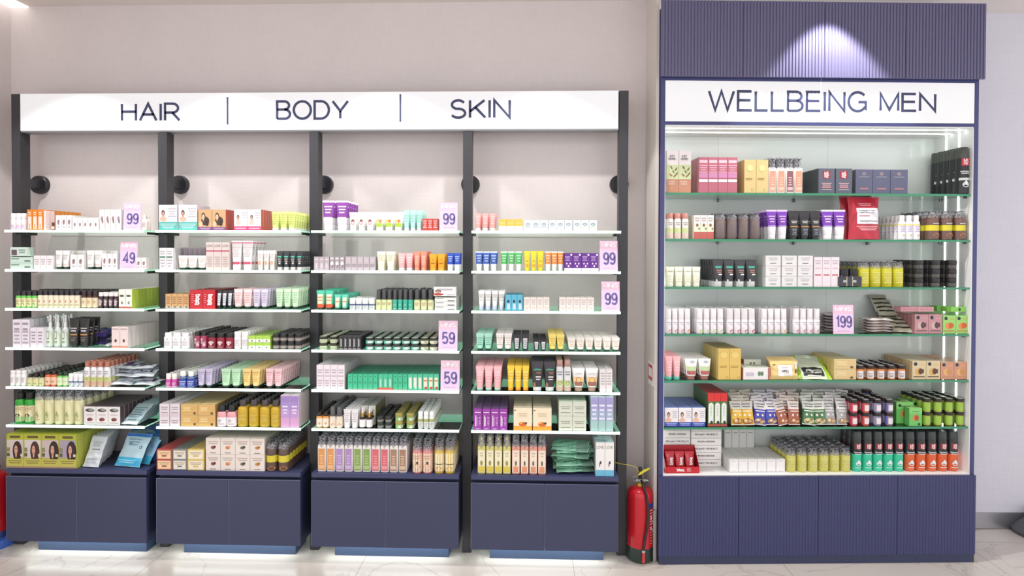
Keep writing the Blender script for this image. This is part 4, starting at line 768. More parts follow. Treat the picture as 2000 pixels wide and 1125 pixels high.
G(2, 5, 616, 641, 806, 2, 9, .034, B('E29A48', '24201E', [('r', -.8, .8, .1, .88, 'F0E4D4'), ('e', .1, .4, .2, .12, 'D09860')], caph=.24, capw=.8, sh=.05), 'small orange bottle, black cap', 'bottle')
G(2, 5, 642, 668, 795, 2, 10, .030, B('DCCDBE', '5A5A5C', [('r', -.8, .8, .05, .9, 'EADCC8'), ('e', .1, .3, .28, .14, 'B8705A')], caph=.45, capw=.8, sh=.05), 'beige bottle with tall grey cap', 'bottle')
G(2, 5, 669, 699, 800, 2, 9, .034, T('EFEBEC', 'F0EDEC', [TX('C0B4BC', .3, .8, 5)], caph=.14, capw=1.0), 'tall white tube', 'tube')
G(2, 5, 700, 727, 797, 2, 2, .034, lambda w, d, h: dropper(w, d, h), 'dropper bottle, gold collar', 'dropper bottle')
G(2, 5, 704, 734, 792, 2, 7, .03, C('ECEAE4', '8A8458', 'E6E4DE', [TX('B4B0A0', .3, .8, 4)]), 'white-topped carton behind the droppers', 'carton', back=.088, gap=.003)
G(2, 5, 734, 765, 814, 2, 8, .04, J('5A5C58', '303232', [('r', -.7, .7, .2, .8, '7C7E78')], lidh=.4), 'small charcoal jar', 'jar', lv=2)
G(2, 5, 767, 811, 808, 2, 7, .046, J('8CC070', 'A79A54', [('r', 0, .6, .15, .8, 'E0E4D4'), ('e', .3, .5, .1, .2, '4A6A4A')], lidh=.45), 'green jar with olive-gold lid', 'jar', lv=2)
G(2, 5, 815, 848, 804, 3, 9, .032, B('ECEDEA', 'F2F3F1', [('r', -.9, .9, .62, .84, 'A8AE70'), TX('A8ACA8', .1, .55, 4)], caph=.3, capw=.9, sh=.03), 'slim white bottle, olive band', 'bottle')
lab = lambda c, c2: [('r', -.36, .36, .06, .93, c), ('l', -.2, .2, .3, .7, 4, c2), ('r', -.3, .3, .12, .26, c2)]
G(2, 6, 619, 795, 855, 10, 5, .04, [PB('F1EBE6', lab(c, c2), body=.80, p=5, head='3C3A40') for c, c2 in (('E09A5A', 'EDBE8C'), ('B08CC0', 'CDB4DA'), ('86A458', 'B0C484'), ('D86A74', 'E89AA0'), ('A8826C', 'D8BEA0'))], ['white frame bottle, orange label', 'white frame bottle, purple label', 'white frame bottle, green label', 'white frame bottle, red label', 'white frame bottle, brown label'], 'bottle', back=.02)
G(2, 6, 804, 844, 860, 2, 5, .045, PB('D88A88', [('r', -.85, .85, .06, .86, 'F0DEC0'), ('e', 0, .28, .36, .14, 'B8544A'), ('e', .05, .46, .12, .06, '4A4038'), TX('C8A088', .6, .8, 2)], body=.78, head='3A383C'), 'pink bottle, pomegranate label', 'bottle', back=.014)
G(2, 6, 847, 888, 860, 2, 5, .045, PB('D8B44C', [('r', -.85, .85, .1, .86, 'F0E4C4'), ('l', -.5, .5, .36, .44, 1, '5A5030'), ('e', 0, .22, .3, .08, 'D8A450')], body=.78, head='3A383C'), 'golden bottle, flower label', 'bottle', back=.018)
# ---- fourth bay
G(3, 0, 926, 969, 416, 3, 4, .036, T('F4A8A4', 'F6EEEC', [TX('F8CCC8', .35, .85, 4)], caph=.16, capw=.98), 'coral pink tube', 'tube', gap=.004)
G(3, 0, 974, 1021, 428, 3, 3, .034, C('F5F1EC', 'F3C458', 'F6DC88', [('r', -.5, .5, .42, 1, 'F4C456'), ('l', -.3, .3, .6, .75, 1, 'F8E4A8')]), 'yellow and white carton', 'carton')
for a, c, nm in ((1023, '7A8CA8', 'white oval-logo carton, blue line'), (1071, '9CC4D4', 'white oval-logo carton, aqua line'), (1119, 'B0D08A', 'white oval-logo carton, green line')):
    G(3, 0, a, a+47, 430, 3, 3, .034, C('F6F7F7', 'EEF0F0', None, [('e', 0, .62, .3, .13, '7C98A4'), ('e', 0, .62, .2, .05, 'DDE8EC'), ('l', -.34, .34, .3, .42, 1, c)]), nm, 'carton')
G(3, 1, 928, 971, 491, 3, 3, .034, T('3D62B4', 'F1F1F3', [TX('AEC0E8', .45, .85, 3)], caph=.22, capw=.94, crimp='F1F1F4', low='F1F1F4', lowz=.36), 'blue and white tube', 'tube')
G(3, 1, 977, 1020, 491, 3, 3, .034, T('4CB860', 'F1F1EF', [TX('B8E4C0', .45, .85, 3)], caph=.22, capw=.94, crimp='F1F1F0', low='F1F1F0', lowz=.36), 'green and white tube', 'tube', gap=.004)
G(3, 1, 1023, 1062, 490, 3, 3, .034, T('EBD22E', 'E8D430', [('l', -.3, .3, .2, .34, 2, 'D8703A'), ('e', -.1, .5, .06, .03, '6A5A20'), ('e', .1, .5, .06, .03, '6A5A20')], caph=.1, capw=.95), 'yellow tube', 'tube')
G(3, 1, 1064, 1101, 491, 3, 3, .034, T('F08A3C', 'F2F0EE', [TX('F8CCA4', .45, .85, 3)], caph=.22, capw=.94, crimp='F3F0EE', low='F2F0EE', lowz=.36), 'orange and white tube', 'tube')
G(3, 1, 1102, 1169, 494, 4, 3, .036, C('6A2E94', '5E2A88', '8A5AAE', [('r', -.5, .5, 0, .18, 'E8E4EA'), ('e', -.2, .42, .08, .05, 'F0E8F4'), ('e', .2, .42, .08, .05, 'F0E8F4'), ('e', .0, .28, .1, .06, 'F0E8F4'), ('l', -.42, .2, .55, .85, 4, 'C4A4DC'), ('e', .32, .9, .12, .06, 'E8E0F0')]), 'purple carton with white foot', 'carton')
G(3, 2, 933, 986, 568, 4, 5, .034, T('F1EEEC', 'C6CCE8', [('l', -.3, .3, .5, .56, 1, '8A8A90'), TX('C8C4C4', .62, .85, 2)], caph=.22, capw=1.0), 'white tube with lavender cap', 'tube', back=.03, gap=.004)
G(3, 2, 987, 1021, 576, 3, 5, .036, C('5FB4D0', '4A9CC0', '5AA0B8', [('e', 0, .6, .22, .09, '232A34'), ('r', -.2, .3, .1, .46, 'C8D8EC')]), 'blue carton with black dot', 'carton', back=.016)
G(3, 2, 1023, 1073, 581, 4, 5, .034, C('EBE2DC', 'DCD2CC', None, [TX('C0AEA8', .45, .9, 3), ('l', -.3, .3, .1, .3, 2, 'E8C0B4')]), 'small ivory carton, centre', 'carton')
G(3, 2, 1092, 1160, 581, 5, 5, .034, C('EDE4E0', 'DCD2CC', None, [TX('C0AEA8', .45, .9, 3), ('l', -.3, .3, .1, .3, 2, 'E4C4BC')]), 'small ivory carton, right', 'carton')
TB = lambda c, c2='B8B0B0', a=(): T(c, '24342E', list(a) or [TX(c2, .3, .8, 4)], caph=.12)
G(3, 3, 929, 961, 652, 2, 8, .035, TB('A8DCC8', '6AA894'), 'mint tube, dark cap', 'tube', back=.024)
G(3, 3, 968, 1000, 652, 2, 8, .035, TB('EFE8E4', 'C8B4AC'), 'ivory tube, dark cap', 'tube', back=.024)
G(3, 3, 1001, 1034, 655, 2, 8, .035, T('2C2A2E', '2A3A34', [('r', -.3, .3, .14, .8, 'CFCDD2'), TX('8A8890', .2, .7, 4)], caph=.12), 'tall black tube, pale label', 'tube', back=.026, gap=.003)
G(3, 3, 1041, 1068, 664, 2, 8, .035, T('2C2A2E', '2A3A34', [('r', -.3, .3, .14, .8, 'CFCDD2'), TX('8A8890', .2, .7, 3)], caph=.14), 'short black tube, pale label', 'tube', back=.026)
G(3, 3, 1071, 1103, 654, 2, 8, .035, TB('F0D878', 'C8A840'), 'yellow tube, dark cap', 'tube', back=.024)
G(3, 3, 1108, 1212, 660, 6, 8, .035, TB('F0EAE4', 'D8B8A0'), 'white tube, dark cap', 'tube', back=.026, gap=.003)
G(3, 4, 928, 980, 716, 3, 7, .04, T('F0B2B8', 'B4E0D0', [TX('F6D0D4', .35, .8, 4)], caph=.08, capw=1.0), 'pink tube, mint cap', 'tube', back=.03)
G(3, 4, 990, 1034, 715, 3, 7, .038, T('F0C438', 'EE9A30', [TX('F6DC84', .35, .8, 4)], caph=.1, capw=1.0), 'yellow tube, orange cap', 'tube', back=.024)
G(3, 4, 1037, 1086, 707, 2, 5, .042, T('38343A', 'D9DADB', [('t', 'coffeine', 0, .70, .065, '58B89A', .2, .9), ('l', -.1, .35, .56, .66, 2, 'B8744A'), ('l', -.15, .35, .36, .52, 2, 'F0ECEA'), ('e', -.3, .2, .14, .1, 'A06A48')], caph=.14, capw=.92), 'black body wash tube, teal lettering', 'tube', back=.018)
G(3, 4, 1086, 1116, 704, 2, 7, .038, B('E4E4E4', 'B08A80', [('r', -.8, .8, .02, .2, 'CDB09E'), ('r', -.8, .8, .24, .5, 'C4CC94'), ('e', 0, .4, .26, .09, 'A0A868'), TX('8A8C98', .72, .95, 2)], caph=.2, capw=.85), 'clear bottle with rosy cap', 'bottle', back=.02)
G(3, 4, 1117, 1170, 720, 2, 6, .042, T('F1ECEA', 'B09082', [('r', -.42, .42, .24, .42, '9A6A58'), ('r', -.42, .42, .42, .62, 'EDC480'), ('e', 0, .5, .26, .12, 'C0785A'), ('l', -.3, .3, .72, .8, 1, 'C8C0C8')], caph=.18, capw=.8), 'white tube, honey and brown print', 'tube', back=.018, gap=.004)
G(3, 4, 1171, 1196, 722, 2, 6, .04, C('E9E2E2', 'D8D2D0', None, [TX('B8B0B4', .3, .9, 5)]), 'pale carton', 'carton')
G(3, 5, 925, 991, 798, 4, 7, .042, C('9A3EA4', '86389A', '6A4A7A', [('r', -.3, -.2, .16, .68, 'F2E4F4'), ('r', -.14, -.08, .2, .6, 'F2E4F4'), ('l', .1, .4, .2, .62, 6, 'D8A8DC'), ('l', -.36, .36, .78, .86, 1, 'F0E0F2'), ('l', -.2, .2, .03, .07, 1, 'F0E0F2')]), 'purple carton, white vertical lettering', 'carton', gap=.0025)
G(3, 5, 1002, 1078, 797, 2, 7, .04, C('F1E2C4', 'E4CEA4', 'E6D6BC', [('r', -.5, .5, 0, .2, 'E8A23C'), ('e', 0, .28, .22, .1, 'D86A2C'), ('e', -.1, .34, .08, .05, 'F0B050'), ('e', .16, .33, .08, .04, '4A4434'), ('e', -.42, .9, .05, .03, '8A7A40'), ('l', -.25, .25, .6, .8, 2, 'D8C4A0')]), 'large cream carton, orange foot', 'carton', gap=.005)
G(3, 5, 1091, 1145, 784, 2, 5, .05, C('D8DCCC', 'C4CCB8', 'C8D4C4', [('l', -.36, .36, .2, .28, 1, '7A6A5A'), ('l', -.36, .36, .45, .7, 2, 'A8A898')]), 'grey-green carton', 'carton', lv=2)
G(3, 5, 1153, 1198, 774, 3, 6, .045, C('B8C8D0', 'A8B8C4', 'C8D0D4', [('r', -.46, .46, .6, .97, 'A8A0D4'), ('r', -.46, .46, .3, .6, 'A8B4D4'), ('r', -.46, .46, .02, .3, 'A8CCC8'), TX('E4E8F4', .3, .8, 4)]), 'lavender to teal carton', 'carton')
G(3, 6, 932, 998, 853, 4, 5, .042, PB('D8CC74', [('r', -.42, .42, .06, .92, 'F0E8C8'), ('r', -.38, .38, .08, .3, 'DCC850'), ('e', 0, .42, .16, .1, '9A9A50'), ('l', -.2, .2, .65, .85, 2, 'C8C0A0')], body=.77, p=5, head='E8D898'), 'yellow pineapple-label pump bottle', 'bottle', back=.02)
G(3, 6, 999, 1067, 853, 4, 5, .042, PB('E09A84', [('r', -.42, .42, .06, .92, 'F2E2CE'), ('r', -.3, .3, .08, .3, 'E49A74'), ('e', 0, .42, .12, .1, '6A6A60'), ('l', -.2, .2, .65, .85, 2, 'C8B8A0')], body=.77, p=5, head='4A484C'), 'peach-label pump bottle', 'bottle', back=.02)
G(3, 6, 1163, 1199, 864, 2, 6, .045, C('EFECEA', 'D4DCDC', 'B8D0D4', [('r', -.5, .5, 0, .18, '6CB8D4'), ('t', 'LOVE', 0, .82, .07, '9A9490', .18, .9), ('e', .05, .4, .1, .05, '4A4A4E'), ('e', -.05, .34, .05, .07, '5A5A60')]), 'white carton, blue foot', 'carton')
# ---- tall cabinet
LEAF = lambda: [('f', -.12, .60, .05, 120, '7E6A58'), ('f', .28, .56, .05, 62, '7E6A58'), ('f', .05, .50, .045, 122, '8A6A54'), ('f', .34, .45, .05, 58, '8A6A54'), ('f', -.16, .42, .05, 140, '9A6A54'), ('f', .18, .4, .045, 50, '9A6A54')]
G(4, 0, 1301, 1350, 294, 2, 4, .06, C('F1E8E8', 'E4DCD8', None, [('r', -.5, .5, 0, .32, 'C28A70'), ('r', -.5, .5, .32, .66, 'CFDBA8'), ('t', 'JUST', -.05, .85, .045, '5A5458', .2, .9), ('t', 'HERBS', -.05, .78, .045, '5A5458', .2, .9), ('l', -.4, .2, .18, .28, 2, 'E8C8B8')]+LEAF()), 'tall white herbal carton with leaves', 'carton', gap=.003)
G(4, 0, 1364, 1440, 307, 4, 4, .045, C('BC6A7C', 'C0868C', 'B05C6C', [('r', -.42, .42, .84, .92, 'EBC8D4'), ('l', -.42, .42, .55, .8, 4, 'E4A8BC'), ('r', -.46, .46, .3, .38, 'F4EAF0'), ('r', -.46, .46, .42, .56, 'CB88B0')]), 'maroon pink carton with white bar', 'carton')
G(4, 0, 1453, 1500, 312, 2, 5, .045, C('D8BF84', 'CDB47C', None, [('e', .2, .1, .1, .04, '8A6A30'), ('e', .2, .1, .07, .028, 'E8D8A0'), ('l', -.4, .2, .38, .46, 2, '9A7C40'), ('e', .0, .75, .25, .1, 'EBD794')]), 'gold carton', 'carton')
G(4, 0, 1500.5, 1569, 307, 4, 4, .04, [PB('F3EDE8', lab(c, c2), body=.74, p=5, head='3A3838') for c, c2 in (('E49A84', 'F0C0AC'), ('E49A80', 'F0C0AC'), ('8A5A60', 'D8B4B4'), ('E4987C', 'F0C0AC'))], ['white frame bottle, salmon label, left', 'white frame bottle, salmon label, second', 'white frame bottle, plum label', 'white frame bottle, salmon label, right'], 'bottle')
MZ = lambda x, z, h, s=.8: [('t', 'ME', x, z+h*1.15, h, 'F2D0D0', .32, s), ('t', 'NZ', x, z, h, 'F2D0D0', .32, s)]
G(4, 0, 1597, 1665, 329, 2, 6, .045, C('5A5C6C', '44484C', '5A5C60', [('r', -.24, .22, .6, .9, '9A2A3A')]+MZ(0, .64, .1, 1.0)+[('l', -.3, .3, .3, .44, 2, 'E0B0B4'), ('r', -.26, .26, .22, .28, 'C88A90'), ('l', -.3, .3, .12, .18, 1, 'B8B0B4')]), 'slate carton with red MENZ square', 'carton', gap=.005)
G(4, 0, 1670, 1773, 331, 3, 4, .045, C('595B74', '4C5054', None, [('e', 0, .82, .1, .06, 'B89A9C'), ('e', 0, .82, .06, .035, '595B74'), ('l', -.3, .3, .66, .72, 1, '9A949C'), ('r', -.26, .26, .16, .24, '9A7078')]), 'dark blue-grey fragrance carton', 'carton', gap=.003)
CAN = lambda lc, s: (lambda w, d, h: can(w, d, h, lc, '26292B', MZ(.0, .60, .052, .95)[:0]+[('r', -.34, .34, .60 if s else .56, .76 if s else .7, 'C0283C' if s else '8A2A38')]+MZ(0, .625 if s else .575, .055 if s else .05, 1.0)+[('l', -.4, .4, .42, .5, 2, 'E8E8E8'), ('r', -.5, .5, .29, .345, 'D8DADA') if s else ('l', -.3, .3, .08, .12, 1, 'E0E8E4'), ('e', 0, .2, .26, .06, 'DDE2E2'), ('e', 0, .24, .12, .05, 'E8ECEC')], split=.02 if s else .43, cap='4A5048' if s else '3A3D3F'))
G(4, 0, 1872, 1896, 287, 1, 6, .046, CAN('26292B', True), 'tall black deodorant can', 'spray can')
G(4, 1, 1303, 1347, 416, 3, 4, .04, B('E6E2DC', 'C88A80', [('r', -.8, .8, .02, .3, 'DCC4B8'), ('r', -.8, .8, .34, .6, 'CCD49C'), TX('A4A0A8', .75, .95, 2)], caph=.2, capw=.85), 'clear bottle with copper-rose cap', 'bottle', gap=.003)
G(4, 1, 1355, 1394, 420, 3, 4, .042, C('F0EBE4', 'E4D4C8', None, [('r', -.5, .5, 0, .3, 'C06058'), ('r', -.5, .5, .3, .6, 'DCE4C8'), ('e', .0, .58, .2, .07, '8A5A48'), ('e', .3, .43, .14, .05, '9A7A58'), TX('B4A8A8', .72, .92, 2)]), 'white herbal carton with red foot', 'carton')
G(4, 1, 1397, 1487, 416, 4, 4, .05, PB('7A6A68', [('r', .4, .55, .1, .9, '9A90B4')], body=.86, head='3A3A3A'), 'speckled brown scrub bottle', 'bottle')
G(4, 1, 1499, 1541, 409, 2, 6, .045, T('7A3EB0', 'EDE8EE', [('l', -.34, .34, .55, .82, 3, 'D8B8E8'), ('r', -.45, .45, .44, .455, 'F0E8F4')], caph=.14, capw=.95, crimp='E8C8F0', low='EDE8EC', lowz=.42), 'violet and white tube', 'tube')
G(4, 1, 1542, 1606, 411, 3, 5, .045, T('333236', '37383A', [('r', -.4, .4, .42, .46, 'C8924E'), ('l', -.3, .3, .55, .66, 2, 'D8D4D0'), ('l', -.3, .3, .15, .38, 4, '8A94A8')], caph=.08), 'black gold-banded tube', 'tube')
G(4, 1, 1607, 1655, 409, 2, 3, .045, T('7A3EB0', 'F0ECF2', [('l', -.34, .34, .55, .82, 3, 'E4CCF0'), ('r', -.45, .45, .44, .455, 'F4F0F8')], caph=.14, capw=.95, crimp='F3EEF6', low='F0ECF0', lowz=.42), 'purple tube left of red pouch', 'tube')
G(4, 1, 1757, 1800, 420, 3, 6, .034, B('F3EFF0', 'F0EBEC', [('r', -.7, .7, .05, .9, 'F1ECF2'), ('e', .1, .24, .2, .08, 'C8B040'), ('l', -.4, .4, .45, .85, 4, 'B8A8CC'), ('r', -.7, .7, .86, .93, 'E8D868')], caph=.22, capw=.7), 'slim white bottle with yellow print', 'bottle')
G(4, 1, 1812, 1890, 411, 3, 5, .05, PB('6A5048', [('e', .1, .2, .3, .1, 'C07A40'), ('l', -.2, .3, .68, .76, 1, 'D8D0D0')], body=.86, head='3E4040', bands=[(.0, .02, '6A5048'), (.36, .58, 'D8CC30')]), 'brown bottle with yellow band', 'bottle')
G(4, 2, 1302, 1371, 521, 4, 4, .045, T('F0F0DC', 'EFEFDC', [('l', -.34, .34, .72, .8, 1, '9AA088'), TX('D8D8C0', .2, .6, 4)], caph=.14, capw=1.0), 'cream tube', 'tube', gap=.004)
G(4, 2, 1393, 1480, 507, 4, 7, .04, T('3A3A3E', 'C9CACA', [('r', -.3, .36, .68, .77, '4CA890'), ('l', -.2, .36, .5, .64, 2, 'C88A78'), ('l', .0, .4, .4, .5, 1, 'F0ECE8'), ('e', -.25, .22, .1, .06, 'E0E4E4')], caph=.2, capw=.95), 'black tube with teal mark', 'tube')
WC = C('E6E3E4', 'DFE4DE', None, [('l', -.2, .2, .2, .32, 1, '4A4A50'), ('l', -.3, .3, .5, .85, 2, 'C0BCC0')])
G(4, 2, 1494, 1588, 499, 3, 3, .05, WC, 'white square carton', 'carton', lv=3, gap=.005)
G(4, 2, 1589, 1639, 502, 3, 4, .045, C('EDE0E6', None, None, [('l', -.36, .36, .36, .44, 1, 'C04A5A'), ('l', -.34, .34, .6, .66, 1, 'D0A0A8'), TX('C8B8C4', .75, .92, 2)]), 'pale pink-white carton', 'carton')
G(4, 2, 1641, 1678, 525, 2, 2, .045, B('24222A', '1C1C1E', [('r', -.8, .8, .06, .92, '3A3C44'), ('r', -.86, -.78, .06, .92, 'C8B890'), ('r', .78, .86, .06, .92, 'C8B890'), ('r', -.2, .2, .4, .6, 'B4B4B8')], caph=.33, capw=.95, sh=.05, p=5), 'short black cologne bottle', 'bottle')
G(4, 2, 1679, 1768, 511, 4, 5, .048, PB('CBC434', [TX('E4DC80', .2, .8, 7)], body=.84, head='3A3A3C'), 'yellow wash bottle with wrapped cap', 'bottle')
G(4, 2, 1783, 1881, 508, 3, 4, .055, lambda w, d, h: jar(w, d, h, '4A4644', '2C2A2C', [('r', -.9, .9, .35, .8, '7A7268'), ('r', .45, .6, .1, .95, '6A60B0')], lidh=.5, name='tin'), 'dark tin', 'tin', lv=3)
for k, (a, b, c, nm) in enumerate(((1301, 1350, 'D8745C', 'coral'), (1361, 1415, 'BCD070', 'green'), (1420, 1477, 'C8446C', 'raspberry'), (1488, 1539, 'E2B468', 'peach'), (1550, 1604, 'D85A84', 'pink'))):
    G(4, 3, a, b, 603, 4, 6, .036, B('EDE8EC', 'EEE9EB', [('e', .28, .16, .34, .14, c), ('l', -.1, .4, .62, .68, 1, '7A7480'), TX('C4BCC4', .72, .9, 1)], caph=.42, capw=.93, sh=.03), 'white bottle, %s fruit print' % nm, 'bottle', gap=.002)
CK = lambda c, c2, c3: [('e', -.26, .84, .13, .1, '26303A'), ('e', -.05, .42, .24, .19, c2), ('e', .1, .44, .16, .17, c3), ('r', .12, .34, .34, .56, c3), ('l', -.4, .4, .1, .2, 1, c3), ('l', 0, .4, .78, .84, 1, c2)]
G(4, 3, 1786, 1840, 614, 2, 9, .030, C('C08C90', 'B07C80', 'B89094', CK('', 'C8B0B0', '5A3A3E')), 'mauve cookie carton', 'carton', pin=True)
G(4, 3, 1841, 1892, 616, 2, 8, .032, C('9CD070', '88C060', '9CD480', CK('', 'E08A4A', 'C8602E')), 'lime cookie carton', 'carton', pin=True)
G(4, 4, 1300, 1331, 696, 2, 7, .038, T('F2B4B8', '62C4AC', [TX('F6D0D4', .35, .8, 4)], caph=.13, capw=1.0), 'pink tube with teal cap', 'tube', back=.012)
G(4, 4, 1338, 1391, 701, 2, 7, .04, T('F0EEEA', 'A06A60', [('r', -.42, .42, .24, .42, 'B0605A'), ('r', -.42, .42, .42, .62, 'BCCF9C'), ('e', .1, .84, .2, .06, 'B0B4C0')], caph=.18, capw=.8), 'white tube with green and red print', 'tube', gap=.004)
G(4, 4, 1402, 1447, 681, 2, 8, .034, C('DFBE68', 'D8C078', 'CDB470', [('e', .3, .07, .12, .035, '9A7C40'), ('e', .3, .07, .08, .022, 'E8D088'), ('e', 0, .8, .3, .1, 'E8CE7C'), ('l', -.4, .3, .38, .46, 2, 'A8843C')]), 'tall gold carton', 'carton')
G(4, 4, 1451, 1504, 718, 1, 2, .08, C('EFEAE8', 'C4807C', 'DCE0D4', [('e', .1, .5, .06, .2, '6A8A6A'), ('e', .2, .5, .06, .2, '6A8A6A'), ('r', .42, .5, 0, 1, 'B8746A'), ('r', -.4, -.1, .3, .6, 'C8C0D0')]), 'white leaf carton on its side', 'carton')
G(4, 4, 1452, 1486, 702, 1, 1, .08, C('DDE0D0', '9A5A5A', None, [('e', -.1, .75, .06, .1, '6A7A5A'), ('e', .1, .75, .06, .1, '6A7A5A')]), 'mauve-sided carton behind leaf carton', 'carton', back=.12)
G(4, 4, 1628, 1672, 701, 1, 7, .038, C('DCC894', 'D4BC74', 'CCC090', [('r', -.46, .46, .08, .92, 'DCC088'), ('l', -.4, .1, .4, .8, 4, 'F0E0B0'), ('e', .3, .2, .08, .12, '6A5A40')]), 'gold leaf carton', 'carton', lv=2)
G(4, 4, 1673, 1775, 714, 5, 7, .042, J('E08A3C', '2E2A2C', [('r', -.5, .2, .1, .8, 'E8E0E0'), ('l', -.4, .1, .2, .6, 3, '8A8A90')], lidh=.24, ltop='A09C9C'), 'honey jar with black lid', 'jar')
G(4, 4, 1781, 1836, 705, 2, 10, .029, C('D6C49C', 'C8B088', 'D4C8A8', CK('', 'D8A860', '5A3A2A')), 'tan cookie carton', 'carton')
G(4, 4, 1837, 1888, 707, 2, 10, .029, C('CE9478', 'C07A60', 'C8A890', CK('', 'E0B070', 'C89050')), 'terracotta cookie carton', 'carton')
G(4, 5, 1298, 1378, 796, 3, 8, .034, C('EDE8EA', '6A80C0', '5E74B4', [('r', -.5, .5, 0, .24, '3C50B0'), ('l', -.4, .4, .04, .2, 2, 'A8B4E4'), ('l', .05, .45, .45, .85, 4, 'C0BCC4')]+face_art(-.22, .6, .21, 'D8A68E', '2A2426', 'E4B8A0', False)), 'white and blue facial carton, man portrait', 'carton', gap=.003)
G(4, 5, 1382, 1420, 768, 3, 8, .034, C('5A7A40', '46603A', 'C43A40', [('r', -.5, .5, .76, 1, 'D8302E'), ('r', -.4, .4, .1, .66, 'E6EAE4'), ('e', 0, .62, .4, .1, 'E6EAE4'), ('l', -.12, .12, .3, .62, 6, 'A8B4A8'), ('e', .1, .12, .22, .05, '3A2A26'), ('r', -.5, .5, 0, .07, 'B05048')]), 'tall red and green carton', 'carton', back=.014)
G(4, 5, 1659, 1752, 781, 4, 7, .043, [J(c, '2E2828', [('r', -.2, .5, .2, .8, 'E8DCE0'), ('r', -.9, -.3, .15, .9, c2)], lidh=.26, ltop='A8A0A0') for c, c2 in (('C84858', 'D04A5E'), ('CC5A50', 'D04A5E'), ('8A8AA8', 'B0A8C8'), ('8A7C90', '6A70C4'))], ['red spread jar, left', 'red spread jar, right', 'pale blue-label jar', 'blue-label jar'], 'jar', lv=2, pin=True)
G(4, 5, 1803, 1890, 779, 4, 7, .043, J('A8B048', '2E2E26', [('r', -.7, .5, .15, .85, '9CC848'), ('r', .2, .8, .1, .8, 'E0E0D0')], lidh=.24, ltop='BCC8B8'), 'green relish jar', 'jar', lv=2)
G(4, 6, 1424, 1533, 897, 6, 7, .036, C('EFEBEA', 'DAD8D4', 'E2E2DE', [('r', -.42, .42, .03, .97, 'D4D0D0'), ('r', -.41, .41, .04, .96, 'EFECEC'), ('l', -.3, .3, .84, .9, 1, 'A8A8AC'), ('l', -.2, .2, .08, .12, 1, 'B0B0B4')]), 'plain white boxed carton', 'carton', back=.03)
G(4, 6, 1414, 1472, 837, 4, 1, .035, C('E0DEDA', 'D0D0CC', None, [('r', -.42, .42, .03, .97, 'CCCAC6'), ('r', -.41, .41, .04, .96, 'E0DEDA'), ('l', -.3, .3, .84, .9, 1, '9A9A9C')]), 'tall white carton behind the white boxes', 'carton', back=.24, dmax=.3)
G(4, 6, 1536, 1664, 874, 6, 6, .045, PB('CBC460', [TX('E0DC98', .2, .8, 7)], body=.76, head='4A4A4C'), 'pale yellow wash bottle, wrapped pump', 'bottle', back=.03, gap=.002)
G(4, 6, 1666, 1768, 843, 5, 3, .05, CAN('3CC8A0', False), 'teal and black body spray can', 'spray can', back=.03, gap=.001)
G(4, 6, 1769, 1875, 843, 5, 3, .05, CAN('E0683C', False), 'orange and black body spray can', 'spray can', back=.03, gap=.001)

# ------------------------------------------------------------------ bags, pouches, cards and odd pieces
def flat(o): return o
def pile(b, s, px0, px1, n, size, art_, col, desc, cat, grp, y0=.03, y1=.2, lay=.010, tilt=.12, seed=1, back=None, zmax=9, thick=.016, where=''):
    rnd = random.Random(seed); base = pouch(size[0], thick, size[1], col, art_, back=back)
    ncol = max(1, round((px1-px0)/(size[0]*330)))
    for i in range(n):
        o = base if i == 0 else copy_tree(base)
        c = i % ncol; l = i//ncol
        px = px0+(px1-px0)*(c+.5)/ncol+rnd.uniform(-5, 5); yv = y0+(y1-y0)*rnd.random()
        one(o, b, s, px, y0+.01+(y1-y0)*((l*.37) % 1), .012+l*lay, (-math.pi/2+tilt*rnd.uniform(-.2, 1), rnd.uniform(-.06, .06), rnd.uniform(-.3, .3)),
            '%s, %s, %s layer from the bottom, %s' % (desc, ORD[c]+(' from left' if c else ' stack'), ['lowest', 'second', 'third', 'fourth', 'fifth', 'sixth', 'seventh', 'eighth', 'ninth', 'tenth'][min(l, 9)], where or place_name(b, s)), cat, grp)
PUR = [('r', -.28, .28, .35, .7, '6A4A8C'), ('l', -.4, .4, .78, .9, 1, 'B0B8C4')]
# purple and white sachets fallen on the fourth shelf of the first bay
pile(0, 3, 180, 214, 4, (.075, .10), [('l', -.3, .3, .3, .7, 3, '8A7AB8')], '4A3A7C', 'purple sachet', 'sachet', 'purple sachets', y0=.06, y1=.16, lay=.014, tilt=.5, seed=3, thick=.012)
o = pouch(.075, .010, .10, 'EEE9F0', [('l', -.3, .3, .3, .7, 3, 'B8B0C8')]); one(o, 0, 3, 206, .035, .008, (-1.35, 0, -.6), 'white sachet leaning in front of the purple sachets, first bay fourth shelf', 'sachet')
pile(0, 4, 214, 296, 14, (.12, .14), PUR, 'DDE4EA', 'white purple-label sachet', 'sachet', 'white sachets with purple labels', y0=.012, y1=.12, lay=.015, tilt=.18, seed=5)
